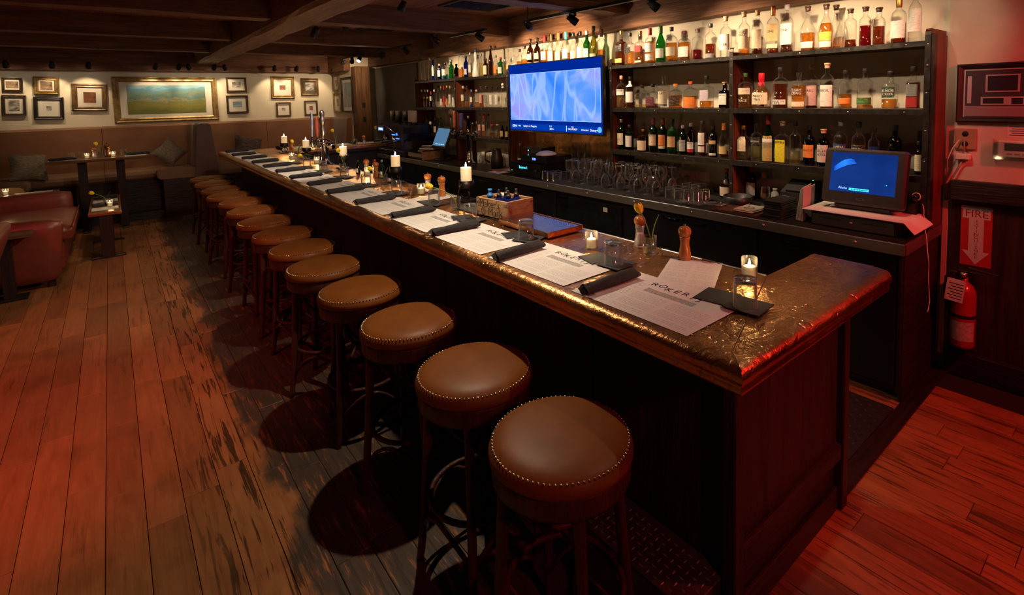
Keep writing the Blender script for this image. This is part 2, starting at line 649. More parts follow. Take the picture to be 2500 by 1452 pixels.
# ---------------------------------------------------------------- the bar counter
def wb(mb, name, mat, parent, kind=None):
    """geometry given in room coordinates, hung under a thing that stands elsewhere"""
    o = mb.build(name, mat, parent)
    o.matrix_parent_inverse = Matrix.Translation(-Vector(parent.location))
    if kind:
        o['kind'] = kind
    return o


def lugs(mb, x0, x1, y0, y1, z, pitch=.030, ln=.021, wd=.0065, h=.0035):
    i = 0
    x = x0 + pitch / 2
    while x < x1 - .008:
        y = y0 + pitch / 2
        j = 0
        while y < y1 - .008:
            a = 0 if (i + j) % 2 else PI / 2
            c, s = math.cos(a) * .5, math.sin(a) * .5
            L, W = ln, wd
            vs = [(x - c * L, y - s * L, z), (x + s * W, y - c * W, z), (x + c * L, y + s * L, z), (x - s * W, y + c * W, z),
                  (x - c * L * .45, y - s * L * .45, z + h), (x + c * L * .45, y + s * L * .45, z + h)]
            mb.add(vs, [(0, 1, 4), (1, 2, 5), (1, 5, 4), (2, 3, 5), (3, 0, 4), (3, 4, 5)])
            y += pitch
            j += 1
        x += pitch
        i += 1


bar = thing('bar_counter', 'long dark panelled bar with a hammered copper top and rounded copper edge', 'bar', (1.48, .86, 0))
mit = [[(1.235, .765), (1.235, 9.025), (1.85, 8.30), (1.85, 1.00)],
       [(1.235, .765), (1.85, 1.00), (2.255, 1.00), (2.255, .765)],
       [(1.235, 9.025), (3.40, 9.025), (3.40, 8.30), (1.85, 8.30)]]
for q in mit:
    q = q if sum((q[i][0] * q[(i + 1) % 4][1] - q[(i + 1) % 4][0] * q[i][1]) for i in range(4)) > 0 else q[::-1]
    wb(MB().prism(q, 1.012, 1.05), 'copper_sheet', COPPER, bar)
    wb(MB().prism(q, .965, 1.010), 'under_board', DARKW_Y, bar)
prof = [(-.075, 1.05), (-.035, 1.0525), (-.012, 1.049), (0, 1.040), (.006, 1.028), (.004, 1.015), (-.006, 1.006), (-.004, .998),
        (.000, .990), (-.003, .981), (-.016, .974), (-.045, .972), (-.10, .972)]
path = [(2.262, 1.0), (2.262, .745), (2.248, .707), (2.21, .692), (1.16, .690), (1.16, 9.10), (3.40, 9.10)]
for a, b in ((0, 5), (4, 6), (5, 7)):
    pth = path[a:b]
    # keep the mitre by sweeping the whole path and taking the stretch
    m = MB()
    full = MB().sweep(path, prof, smooth=True)
    k = len(prof)
    m.add(full.v[a * k:b * k], [tuple(i for i in f) for f in MB().sweep(pth, prof).f], True)
    wb(m, 'copper_edge', COPPER_E, bar)
wb(MB().tube([(1.162, .692, 1.0485), (1.19, .72, 1.0535), (1.235, .765, 1.0515), (1.83, .99, 1.0512)], .0022, 6), 'mitre_seam', COPPER_E, bar)
wb(MB().box(1.846, 1.858, 1.0, 8.30, 1.012, 1.0535, .002), 'inner_edge_strip', STEEL, bar)
wb(MB().box(1.445, 1.87, .93, 8.9, .02, .965).box(1.87, 2.20, .93, .97, .02, .965).box(1.87, 3.38, 8.36, 8.9, .02, .965), 'carcass', BLACKM, bar)
y = .892
for k in range(13):
    wb(MB().box(1.42, 1.445, y + .005, y + .617, .195, .967, .006), 'front_board', DARKW, bar)
    y += .6225
wb(MB().box(1.385, 1.44, .845, .892, 0, .967, .005), 'corner_post', DARKW, bar)
wb(MB().box(2.20, 2.252, .845, .892, 0, .967, .005), 'corner_post', DARKW, bar)
wb(MB().box(1.44, 2.20, .872, .93, .29, .967), 'end_panel', DARKW, bar)
wb(MB().box(1.44, 2.20, .850, .90, .225, .295, .008), 'end_rail', DARKW_X, bar)
wb(MB().box(1.44, 2.20, .878, .93, 0, .225), 'kick_panel', DARKW_X, bar)
wb(MB().box(1.44, 2.20, .862, .878, 0, .10, .003), 'kick_board', DARKW_X, bar)
st = wb(MB().box(1.215, 1.42, .90, 8.98, 0, .188).box(1.212, 1.42, .897, 8.98, .188, .195, .002), 'foot_step', noisy('scuffed_step_plate', (.07, .06, .06), (.14, .125, .12), 12, rough=.4, metal=.5), bar)
lg = MB()
lugs(lg, 1.217, 1.418, .905, 4.6, .195)
lo = lg.build('tread_lug', noisy('tread_plate_steel', (.36, .33, .33), (.55, .51, .51), 40, rough=.35, metal=.6), st)
lo['kind'] = 'stuff'
th = struct('trim_threshold', MB().box(2.245, 3.80, .865, .945, -.005, .010, .003), DARKW_X)
fm = one('floor_mat', MB().box(2.23, 3.14, .95, 8.25, -.004, .010, .002), RUBBER, 'black raised-tread rubber mat on the floor behind the bar', 'mat')
lg = MB()
lugs(lg, 2.24, 3.13, .96, 2.3, .010, .034, .026, .009, .005)
lo = wb(lg, 'tread_lug', RUBBER, fm, 'stuff')

# ---------------------------------------------------------------- bar stools
t_ = NT('tan_leather')
rn = t_.n('ObjectInfo').outputs['Random']
nz = t_.noise(t_.pos(src='Object'), 9, 5, .6)
fine = t_.noise(t_.pos(src='Object'), 160, 3, .6)
lc = t_.ramp(nz, [(.3, (.128, .039, .0075)), (.7, (.176, .056, .010))])
LEATHER = t_.bsdf(col=lc, rough=.46, normal=t_.bump(fine, .10, .002), spec=.16)
BENTW = beam_wood('bentwood', (.030, .010, .008), (.055, .018, .013), (.085, .028, .018), 'z', .28)
STUD = pm('antique_nail_head', (.52, .40, .24), .3, 1.0)


def make_stool():
    t = thing('bar_stool', '', 'stool', (0, 0, 0), 0, 'bar stools along the front of the bar')
    r = .2155
    m = MB().lathe([(0.001, .772), (.06, .7712), (.11, .7688), (.150, .7648), (.176, .7595), (.194, .752), (.206, .742), (.2125, .731), (r, .719), (.2145, .708), (.208, .702), (.19, .700)], 48)
    m.build('seat_cushion', LEATHER, t)
    sm = MB()
    for k in range(84):
        a = 2 * PI * k / 84
        sm.lathe([(.0046, -.001), (.0042, .0015), (.0028, .0033), (.0002, .0041)], 8, M=T(.2035 * math.cos(a), .2035 * math.sin(a), .7442, rz=a) @ Matrix.Rotation(math.radians(45), 4, 'Y'))
    o = sm.build('nail_trim', STUD, t)
    o['kind'] = 'stuff'
    MB().lathe([(.150, .694), (.200, .702), (.2065, .697), (.208, .685), (.208, .648), (.204, .638), (.194, .634), (.15, .634)], 40).build('apron', BENTW, t)
    for k in range(4):
        a = PI / 4 + k * PI / 2
        c, s = math.cos(a), math.sin(a)
        pts = [(.176, .68), (.178, .58), (.186, .43), (.198, .29), (.211, .15), (.226, .03), (.232, 0)]
        MB().tube([(c * q, s * q, z) for q, z in pts], [.0175, .018, .0177, .017, .016, .015, .0145], 10).build('leg', BENTW, t)
    for k in range(2):
        a = PI / 4 + k * PI / 2
        c, s = math.cos(a), math.sin(a)
        pts = []
        for i in range(17):
            u = -1 + i / 8
            z = .655 - .205 * (1 - abs(u) ** 2.3) + (.006 if k else -.006) * (1 - abs(u))
            pts.append((c * u * .165, s * u * .165, z))
        MB().tube(pts, .010, 8).build('cross_brace', BENTW, t)
    MB().tube([(.178 * math.cos(2 * PI * i / 36), .178 * math.sin(2 * PI * i / 36), .275) for i in range(36)], .0105, 8, True).build('foot_ring', BENTW, t)
    for k in range(4):
        a = k * PI / 2
        pts = []
        for i in range(9):
            g = a - PI / 4 + i * PI / 16
            e = abs(i - 4) / 4
            pts.append((.184 * math.cos(g) * (1 + .10 * e), .184 * math.sin(g) * (1 + .10 * e), 0.252 - .125 * e ** 2))
        MB().tube(pts, .0085, 6).build('ring_brace', BENTW, t)
    return t


ORD = ['first', 'second', 'third', 'fourth', 'fifth', 'sixth', 'seventh', 'eighth', 'ninth', 'tenth', 'eleventh', 'twelfth', 'thirteenth', 'fourteenth',
       'fifteenth', 'sixteenth', 'seventeenth', 'eighteenth', 'nineteenth', 'twentieth', 'twenty-first', 'twenty-second', 'twenty-third']
st0 = make_stool()
for k, (sx_, sy_) in enumerate([(0.952, 1.159), (0.968, 1.679), (0.973, 2.26), (0.957, 2.831), (0.937, 3.399), (0.954, 3.936), (0.955, 4.482), (0.948, 5.065), (0.962, 5.671), (0.978, 6.257), (0.942, 6.802), (0.953, 7.346), (0.956, 7.994), (0.965, 8.601)]):
    lab = 'round tan leather bentwood bar stool, %s along the bar from its mitred copper corner' % ORD[k]
    rz = [.35, .12, .6, -.2, .9, .3, 1.2, .1, .7, -.4, .5, .2, 1.0, .4][k]
    if k == 0:
        st0.location = (sx_, sy_, 0)
        st0.rotation_euler = (0, 0, rz)
        st0['label'] = lab
    else:
        dup(st0, (sx_, sy_, 0), rz, lab)

# ---------------------------------------------------------------- place settings on the bar
ZB = 1.0503
CLEAR = glass('clear_glass', (.97, .985, .975), edge=.28)
THICK = glass('thick_clear_glass', (.90, .93, .92), refl=1.6)
CLOTH = noisy('black_napkin_cloth', (.010, .010, .012), (.020, .019, .021), 60, rough=.85, bump=.2, src='Object')
NAPK = noisy('black_paper_napkin', (.012, .013, .015), (.020, .021, .024), 20, rough=.8, bump=.15, src='Object')


def menu_mat(name, tone, cols, art=True):
    """flat print: text lines in columns; u across the sheet, v up the sheet (object space metres)"""
    t = NT(name)
    xyz = t.n('SeparateXYZ', {0: t.n('TexCoord').outputs['Object']}).outputs
    u, v = xyz[0], xyz[1]
    ln = t.math('LESS_THAN', t.math('FRACT', t.math('MULTIPLY', v, 1 / .0098)), .30)
    row = t.math('FLOOR', t.math('MULTIPLY', v, 1 / .0098))
    wv = t.n('CombineXYZ', {0: t.math('MULTIPLY', u, 1.0), 1: t.math('MULTIPLY', row, 3.7), 2: 0.0}).outputs[0]
    wd_ = t.math('GREATER_THAN', t.noise(wv, 150, 1, .5), .44)
    rag = t.math('GREATER_THAN', t.noise(t.n('CombineXYZ', {0: 0.0, 1: t.math('MULTIPLY', row, 9.1), 2: 4.0}).outputs[0], 3.0, 0, .5), .40)
    msk = None
    for (u0, u1, v0, v1) in cols:
        a = t.math('MULTIPLY', t.math('GREATER_THAN', u, u0), t.math('LESS_THAN', u, u1))
        b = t.math('MULTIPLY', t.math('GREATER_THAN', v, v0), t.math('LESS_THAN', v, v1))
        a = t.math('MULTIPLY', a, b)
        msk = a if msk is None else t.math('MAXIMUM', msk, a)
    ink = t.math('MULTIPLY', t.math('MULTIPLY', ln, wd_), t.math('MULTIPLY', rag, msk))
    nb = t.noise(t.pos(src='Object'), 6, 2, .5)
    col = t.mix(t.math('MULTIPLY', ink, .42), tone, (.10, .09, .085))
    if art:
        a = t.math('MULTIPLY', t.math('GREATER_THAN', u, -.075), t.math('LESS_THAN', u, .135))
        b = t.math('MULTIPLY', t.math('GREATER_THAN', v, .022), t.math('LESS_THAN', v, t.math('MULTIPLY_ADD', nb, .03, .042)))
        sp = t.math('GREATER_THAN', t.noise(t.pos(src='Object'), 220, 3, .7), .46)
        col = t.mix(t.math('MULTIPLY', t.math('MULTIPLY', a, b), t.math('MULTIPLY_ADD', sp, .45, .25)), col, (.12, .115, .11))
    return t.bsdf(col=col, rough=.85, spec=.2)


MENU = menu_mat('printed_food_menu', (.62, .605, .585), [(-.225, -.10, -.145, .085), (-.085, .055, -.145, .008), (.075, .225, -.145, .008)])
DRINK = menu_mat('printed_drinks_list', (.62, .605, .585), [(-.095, -.005, -.16, .12), (.01, .095, -.16, .12), (-.08, .08, .128, .15)], False)


def sheet(w_, h_, curl=.0):
    m = MB()
    n = 6
    vs = []
    for i in range(n + 1):
        for j in range(n + 1):
            x, y = (i / n - .5) * w_, (j / n - .5) * h_
            vs.append((x, y, .0010 + curl * ((i / n - .5) ** 2 + (j / n - .5) ** 2) * (1 if (i + j) % 2 else .8)))
    m.add(vs, [(i * (n + 1) + j, (i + 1) * (n + 1) + j, (i + 1) * (n + 1) + j + 1, i * (n + 1) + j + 1) for i in range(n) for j in range(n)], True)
    k = len(vs)
    m.add([(x, y, .0002) for x, y in ((-w_ / 2, -h_ / 2), (w_ / 2, -h_ / 2), (w_ / 2, h_ / 2), (-w_ / 2, h_ / 2))], [(3, 2, 1, 0)])
    return m


INK = pm('black_print', (.015, .014, .014), .7)


def make_menu():
    t = thing('menu', '', 'menu', (0, 0, 0), 0, 'landscape food menus laid along the bar')
    sheet(.50, .325).build('sheet', MENU, t)
    m = MB()
    for i, ch in enumerate('ROKERIJ'):
        x = -.078 + i * .034
        v = -(i - 2) * .0015
        add_text(m, ch, .044, T(x, .094 + .006 * math.sin(i * 2.1) + v, .0016, rz=-.03 * (i - 3) + .08 * math.sin(i * 1.7)), 1.05)
    m.build('lettering', INK, t)
    return t


def make_roll():
    m = MB()
    n, sg = 14, 14
    vs = []
    for i in range(n + 1):
        u = i / n
        x = (u - .5) * .262
        for k in range(sg):
            a = 2 * PI * k / sg
            r = .0205 + .0022 * math.sin(3 * a + 5 * u) + .0014 * math.sin(7 * u + 2 * a) + (.003 if k in (3, 4) else 0)
            r *= 1 - .10 * abs(u - .5)
            vs.append((x + .006 * math.sin(a * 2 + u), r * 1.12 * math.cos(a), max(.0004, .0190 + r * .92 * math.sin(a))))
    fs = [(i * sg + k, i * sg + (k + 1) % sg, (i + 1) * sg + (k + 1) % sg, (i + 1) * sg + k) for i in range(n) for k in range(sg)]
    for e in (0, n):
        vs.append((vs[e * sg][0] - (.0 if e else -.0) + (-.02 if e else .02), 0, .02))
        c = len(vs) - 1
        fs += [((e * sg + k), (e * sg + (k + 1) % sg), c) for k in range(sg)]
    m.add(vs, fs, True)
    m.add([(-.131, .008, .036), (-.10, -.028, .003), (-.145, -.012, .010), (-.150, .010, .026)], [(0, 1, 2, 3)], True)
    return m


def make_tumbler():
    t = thing('tumbler', '', 'glass', (0, 0, 0), 0, 'upturned water tumblers on the bar')
    # upside down: rim below, thick base on top
    MB().lathe([(.0395, .0), (.0385, .001), (.0350, .088), (.0335, .0925), (.0005, .0925)], 20).build('glass_wall', CLEAR, t)
    MB().lathe([(.0370, .001), (.0335, .072), (.0290, .0755), (.0005, .077)], 20).build('inner_wall', CLEAR, t)
    MB().lathe([(.0330, .0785), (.0335, .083), (.0330, .0905), (.0005, .0905)], 20, cap0=True).build('thick_base', THICK, t)
    return t


def make_votive(label, loc, e=1.0):
    t = thing('votive_candle', label, 'candle', loc, 0, 'votive candles in glass cups on the bar')
    MB().lathe([(.0005, .0), (.028, .0), (.029, .003), (.029, .080), (.0265, .080), (.0265, .006), (.0005, .006)], 18).build('glass_cup', CLEAR, t)
    MB().lathe([(.0005, .007), (.0235, .007), (.0235, .044), (.020, .047), (.0005, .0455)], 14).build('wax', CANDLE, t)
    MB().lathe([(.0008, .0), (.0045, .004), (.0050, .009), (.0030, .018), (.0004, .026)], 8, M=T(z=.049)).build('flame', FLAME, t)
    light('candle_glow', 'POINT', (loc[0], loc[1], loc[2] + .062), .55 * e, (1.0, .60, .26), t, shadow_soft_size=.012)
    return t


TUL = noisy('yellow_tulip_petal', (.72, .50, .010), (.86, .66, .025), 40, rough=.45, src='Object')
LEAF = noisy('tulip_leaf_green', (.10, .17, .03), (.20, .28, .06), 30, rough=.45, src='Object')


def make_tulip(label, loc, rz, lean=.05, ht=.16, bend=0.0, sz=1.0, group='yellow tulips on the bar'):
    t = thing('tulip', label, 'flower', loc, rz, group)
    pts = []
    for i in range(9):
        u = i / 8
        pts.append((-.012 + (lean + .012) * u ** 1.7 + bend * u ** 3, 0, .006 + ht * u - bend * .8 * u ** 4))
    MB().tube(pts, [.0028] * 8 + [.0034], 6).build('stem', LEAF, t)
    lv = []
    for i in range(7):
        u = i / 6
        wv = .016 * math.sin(PI * min(1, u * .9 + .1)) + .001
        x, z = -.008 - .032 * u ** 2 * (1 if lean >= 0 else -1), .02 + ht * .88 * u
        lv += [(x, -wv, z), (x - .003, 0, z - .001), (x, wv, z)]
    MB().add(lv, [(i * 3 + j, i * 3 + j + 1, i * 3 + j + 4, i * 3 + j + 3) for i in range(6) for j in range(2)], True).build('leaf', LEAF, t)
    d = (Vector(pts[-1]) - Vector(pts[-3])).normalized()
    q = Vector((0, 0, 1)).rotation_difference(d).to_matrix().to_4x4()
    for k in range(6):
        a = k * PI / 3
        rr = 1.0 if k % 2 else .93
        vs = []
        for i in range(6):
            u = i / 5
            r = (.004 + .0165 * math.sin(PI * (u * .72 + .08)) ** .8) * rr
            wv = .0135 * math.sin(PI * (u * .93 + .035)) + .0006
            z = .046 * u * (1.02 if k % 2 else 1.0)
            for s in (-1, -.5, 0, .5, 1):
                g = s * min(wv / max(r, .006), 1.0)
                vs.append((r * math.cos(g), r * math.sin(g), z))
        MB().add(vs, [(i * 5 + j, i * 5 + j + 1, i * 5 + j + 6, i * 5 + j + 5) for i in range(5) for j in range(4)], True,
                 M=Matrix.Translation(pts[-1]) @ q @ Matrix.Rotation(a, 4, 'Z') @ Matrix.Scale(sz, 4)).build('petal', TUL, t)
    return t


def make_bud_glass():
    t = thing('bud_vase', '', 'vase', (0, 0, 0), 0, 'small glass bud vases on the bar')
    MB().lathe([(.0005, 0), (.0270, 0), (.0280, .003), (.0330, .082), (.0315, .082), (.0262, .012), (.0005, .011)], 18).build('glass_wall', CLEAR, t)
    MB().lathe([(.0005, .012), (.0258, .012), (.0278, .034), (.0005, .034)], 14).build('water', glass('water', (.93, .96, .94)), t)
    return t


MILLW = noisy('glossy_orange_wood', (.30, .085, .018), (.46, .15, .035), 5, (6, 6, 1), rough=.22, coat=.6, src='Object')
SALTG = glass('salt_glass', (.85, .80, .80), .1, .25)


def make_mill(label, loc, salt=False, s=1.0, mw=None):
    t = thing('salt_mill' if salt else 'pepper_mill', label, 'mill', loc, 0, 'wooden salt and pepper mills on the bar')
    body = [(.0005, 0), (.0255, 0), (.0265, .004), (.0262, .022), (.0225, .045), (.0190, .064), (.0195, .078), (.0225, .092), (.0220, .096), (.0005, .096)]
    MB().lathe([(r * s, z * s) for r, z in body], 20).build('body', SALTG if salt else (mw or MILLW), t)
    if salt:
        MB().lathe([(.0005, .004), (.022, .004), (.0215, .02), (.016, .05), (.0155, .06), (.0005, .061)], 14).build('salt', pm('salt', (.75, .68, .66), .9), t)
    head = [(.0195, .0975), (.0230, .101), (.0275, .112), (.0280, .122), (.0240, .133), (.0150, .140), (.0060, .1415), (.0005, .1415)]
    MB().lathe([(r * s, z * s) for r, z in head], 20).build('head', mw or MILLW, t)
    MB().lathe([(r * s, z * s) for r, z in [(.003, .1415), (.003, .144), (.0062, .146), (.0066, .149), (.004, .152), (.0005, .1525)]], 10).build('knob', CHROME, t)
    return t


SY = [1.33, 1.885, 2.447, 3.0, 3.587, 4.145, 4.69, 5.25, 5.82, 6.40, 6.96, 7.56, 8.17, 8.80]
menu0, roll0, tum0, bud0 = make_menu(), None, make_tumbler(), make_bud_glass()
nap0 = None
COR = 'from the mitred copper corner'
rm, nm = make_roll(), None
for k, y in enumerate(SY):
    lab = 'white printed food menu flat on the bar, %s %s' % (ORD[k], COR)
    o = menu0 if k == 0 else dup(menu0, (0, 0, 0), 0, lab)
    yy = y - .19 + RND.uniform(-.012, .012)
    o.location = (1.376 + RND.uniform(-.008, .008), yy, ZB + .0014)
    o.rotation_euler = (0, 0, -PI / 2 + RND.uniform(-.02, .02) + (.0 if k else .01))
    o['label'] = lab
    lab = 'black cloth napkin roll lying across a menu, %s %s' % (ORD[k], COR)
    if roll0 is None:
        roll0 = one('napkin_roll', rm, CLOTH, lab, 'napkin', group='black napkin rolls laid along the bar')
        o = roll0
    else:
        o = dup(roll0, (0, 0, 0), 0, lab)
    o.location = (1.342 + RND.uniform(-.008, .012), y + RND.uniform(-.01, .01), ZB + .0032)
    o.rotation_euler = (0, 0, RND.uniform(-.07, .07))
    if k > 10:
        continue
    # two black drinks napkins, overlapped, with an upturned tumbler on them
    ty = [.89, 1.487, 2.055, 2.60, 3.19, 3.74, 4.30, 4.92, 5.52, 6.0, 6.55][k]
    tx = [1.515, 1.522, 1.50, 1.508, 1.585, 1.565, 1.545, 1.575, 1.57, 1.545, 1.555][k]
    for j in range(2):
        lab = 'square black paper napkin %s, %s %s' % (('tucked beside a tumbler', 'directly under a tumbler')[j], ORD[k], COR)
        px_, py_ = (tx + .018, ty + .115) if j == 0 else (tx + .012, ty - .004)
        if nap0 is None:
            nap0 = one('paper_napkin', MB().box(-.061, .061, -.061, .061, 0, .0035, .001), NAPK, lab, 'napkin', group='square black drinks napkins')
            o = nap0
        else:
            o = dup(nap0, (0, 0, 0), 0, lab)
        o.location = (px_, py_, ZB + .0030 + j * .0040)
        o.rotation_euler = (0, 0, RND.uniform(-.3, .3) + (.25 if j else -.1))
    lab = 'clear upturned water tumbler on black napkins, %s %s' % (ORD[k], COR)
    o = tum0 if k == 0 else dup(tum0, (0, 0, 0), 0, lab)
    o['label'] = lab
    o.location = (tx, ty, ZB + .0111)

dl = one('drinks_list', sheet(.215, .34), DRINK, 'drinks list sheet lying askew beyond the nearest food menu', 'menu', (1.665, 1.215, ZB + .0002), -1.10)
m = MB()
for q in (-1, 1):
    m.tube([(q * .05 - .025, .158, .0016), (q * .05, .163, .0016), (q * .05 + .022, .158, .0016)], .0012, 5)
    m.tube([(q * .05, .163, .0016), (q * .05 + .012, .170, .0016)], .0010, 5)
m.build('branch_print', INK, dl)
o = dup(dl, (1.665, 3.42, ZB + .0002), -1.35, 'drinks list sheet lying beneath an upturned tumbler and beside the salt mill')

for k, (x, y, nm) in enumerate([(1.782, 1.03, 'behind the tumbler nearest the copper corner'), (1.628, 1.728, 'in front of the blue drip tray'),
                               (1.70, 3.62, 'beside the drinks list and salt mill'), (1.777, 4.90, 'between the second and third pillar candles'),
                               (1.733, 6.32, 'near the chrome beer tap tower'), (1.66, 7.1, 'near the far end of the bar')]):
    make_votive('lit votive candle in clear glass ' + nm, (x, y, ZB + .0015), 1.0)
for k, (x, y, rz, lean, ht, bend) in enumerate([(1.745, 1.484, 2.3, .035, .165, 0), (1.607, 2.94, 2.4, .11, .15, .03), (1.689, 4.296, 2.4, .07, .12, .02),
                                               (1.72, 5.40, 2.5, .03, .17, 0), (1.80, 6.55, 2.6, .11, .10, .05), (1.78, 7.30, 2.4, .05, .16, 0)]):
    lab = 'clear glass bud vase holding a yellow tulip, %s %s' % (ORD[k], COR)
    o = bud0 if k == 0 else dup(bud0, (0, 0, 0), 0, lab)
    o['label'] = lab
    o.location = (x, y, ZB + .0015)
    make_tulip('yellow tulip with one green leaf, %s %s' % (ORD[k], COR), (x, y, ZB + .014), rz, lean, ht, bend)
make_mill('glossy orange pepper mill beyond the nearest menus', (1.80, 1.338, ZB + .0015), s=1.0)
make_mill('salt mill with glass body beside the nearest tulip', (1.815, 1.60, ZB + .0015), True)
make_mill('salt mill with glass body behind the second tulip', (1.775, 3.66, ZB + .0015), True)
make_mill('orange pepper mill behind the second tulip', (1.775, 3.44, ZB + .0015))
make_mill('orange pepper mill standing beside a small oil bottle', (1.79, 4.72, ZB + .0015))
make_mill('salt mill with glass body beside a small oil bottle', (1.815, 5.02, ZB + .0015), True)

# pillar candles on iron stands
STANDM = noisy('blackened_iron', (.020, .017, .015), (.055, .048, .042), 40, rough=.42, metal=.9)
for k, (x, y) in enumerate([(1.815, 3.16), (1.80, 4.30), (1.80, 5.62), (1.80, 6.98), (1.80, 8.05)]):
    pos = '%s %s' % (ORD[k], COR)
    t = thing('candle_stand', 'black iron scroll-footed candle stand, ' + pos, 'candle stand', (x, y, ZB + .0012), 0, 'iron candle stands on the bar')
    MB().lathe([(.0005, .088), (.050, .088), (.052, .092), (.052, .140), (.0500, .140), (.0500, .094), (.0005, .094)], 28).build('cup', STANDM, t)
    MB().box(-.055, .055, -.075, .075, 0, .012, .003).build('base_plate', STANDM, t)
    for i in range(3):
        a = i * 2 * PI / 3 + .4
        pts = [(math.cos(a) * (.012 + .030 * math.sin(u * PI * 1.15)), math.sin(a) * (.012 + .030 * math.sin(u * PI * 1.15)), .013 + .076 * u) for u in [j / 8 for j in range(9)]]
        MB().tube(pts, .0055, 6).build('scroll_leg', STANDM, t)
    c = thing('pillar_candle', 'lit cream pillar candle on an iron stand, ' + pos, 'candle', (x, y, ZB + .0955), 0, 'pillar candles on the bar')
    hh = .135
    MB().lathe([(.0005, .0), (.036, .0), (.037, .002), (.037, hh - .004), (.035, hh), (.028, hh - .003), (.0005, hh - .012)], 24).build('wax', CANDLE, c)
    MB().tube([(0, 0, hh - .012), (.001, 0, hh + .004)], .0012, 5).build('wick', BLACKM, c)
    MB().lathe([(.0008, .0), (.0055, .005), (.0062, .011), (.0035, .023), (.0004, .034)], 8, M=T(z=hh + .001)).build('flame', FLAME, c)
    light('candle_glow', 'POINT', (x, y, ZB + .0955 + hh + .045), 1.1, (1.0, .60, .26), c, shadow_soft_size=.015)

# rubber mat, wooden box of dropper bottles, drip tray
one('bar_mat', MB().box(1.622, 1.838, 2.07, 3.02, 0, .008, .002), RUBBER, 'long black rubber service mat under the wooden box', 'mat', (0, 0, ZB + .0003))
BOXW = beam_wood('crate_wood', (.30, .165, .075), (.42, .25, .125), (.52, .33, .18), 'y', .6)
bx = thing('wooden_crate', "open wooden box branded Maker's Mark with metal corners", 'box', (1.722, 2.565, ZB + .0085), .10)
bl, bw, bh = .142, .098, .108
MB().box(-bw, bw, -bl, -bl + .014, .006, bh, .001).build('side_board', BOXW, bx)
MB().box(-bw, bw, bl - .014, bl, .006, bh, .001).build('side_board', BOXW, bx)
MB().box(-bw, -bw + .014, -bl + .014, bl - .014, .006, bh, .001).build('side_board', BOXW, bx)
MB().box(bw - .014, bw, -bl + .014, bl - .014, .006, bh, .001).build('side_board', BOXW, bx)
MB().box(-bw + .014, bw - .014, -bl + .014, bl - .014, .0, .012).build('bottom_board', BOXW, bx)
m = MB()
for sx_ in (-1, 1):
    for sy_ in (-1, 1):
        for zz in (.022, .088):
            m.box(sx_ * (bw + .0012) - .0012, sx_ * (bw + .0012) + .0012, sy_ * bl - sy_ * .016 - .010, sy_ * bl - sy_ * .016 + .010, zz - .005, zz + .005)
            m.box(sx_ * bw - sx_ * .014 - .010, sx_ * bw - sx_ * .014 + .010, sy_ * (bl + .0012) - .0012, sy_ * (bl + .0012) + .0012, zz - .005, zz + .005)
m.build('corner_clip', STEEL, bx)
m = MB()
BR = Matrix(((0, 0, -1, 0), (-1, 0, 0, 0), (0, 1, 0, 0), (0, 0, 0, 1)))    # text plane facing -x, reading towards -y
add_text(m, "Maker's", .060, Matrix.Translation((-bw - .0008, .018, .078)) @ BR)
add_text(m, 'Mark', .062, Matrix.Translation((-bw - .0008, -.032, .034)) @ BR)
m.tube([(-bw - .0008, .074 + .020 * math.cos(a), .036 + .020 * math.sin(a)) for a in [2 * PI * i / 20 for i in range(20)]], .0010, 4, True)
add_text(m, 'SIV', .014, Matrix.Translation((-bw - .0008, .074, .036)) @ BR)
m.build('branding', pm('burnt_branding', (.035, .018, .010), .8), bx)
BLUEG = glass('cobalt_glass', (.03, .06, .55), .05, .35)
for k, (x, y) in enumerate([(1.682, 2.560), (1.700, 2.490), (1.745, 2.575), (1.766, 2.505)]):
    t = thing('dropper_bottle', 'round cobalt blue dropper bottle in the wooden box, %s from its branded side' % ORD[k], 'bottle', (x, y, ZB + .021), 0, 'blue dropper bottles in the wooden box')
    MB().lathe([(.0005, 0), (.026, 0), (.029, .004), (.029, .074), (.026, .088), (.017, .098), (.013, .102), (.0005, .102)], 18).build('glass_body', BLUEG, t)
    MB().lathe([(.0005, .101), (.0155, .101), (.0155, .118), (.012, .121), (.0085, .124), (.0085, .140), (.0065, .147), (.0005, .148)], 14).build('dropper_cap', BLACK, t)
t = thing('spray_bottle', 'small clear spray bottle with a bright blue pump in the wooden box', 'bottle', (1.672, 2.640, ZB + .021), 0)
MB().lathe([(.0005, 0), (.018, 0), (.019, .003), (.019, .082), (.012, .092), (.0005, .092)], 14).build('bottle_body', CLEAR, t)
MB().lathe([(.0005, .090), (.0165, .090), (.0165, .112), (.011, .114), (.011, .128), (.013, .129), (.013, .142), (.0005, .143)], 14).build('pump', pm('blue_plastic', (.03, .22, .62), .35), t)
for k, (x, y) in enumerate([(1.722, 2.645), (1.772, 2.640)]):
    t = thing('spice_jar', 'small glass jar with %s lid inside the wooden box' % ('a copper', 'a pale')[k], 'jar', (x, y, ZB + .021))
    MB().lathe([(.0005, 0), (.021, 0), (.022, .003), (.022, .075), (.019, .084), (.0005, .084)], 14).build('jar_body', CLEAR, t)
    MB().lathe([(.0005, .083), (.0215, .083), (.0215, .100), (.0005, .101)], 14).build('lid', (pm('copper_lid', (.55, .25, .14), .35, .8), WHITE)[k], t)
tr = thing('drip_tray', 'copper-rimmed drip tray with perforated metal grid glowing blue under the screen', 'tray', (1.70, 2.205, ZB + .0085))
tx, ty = .118, .218
m = MB()
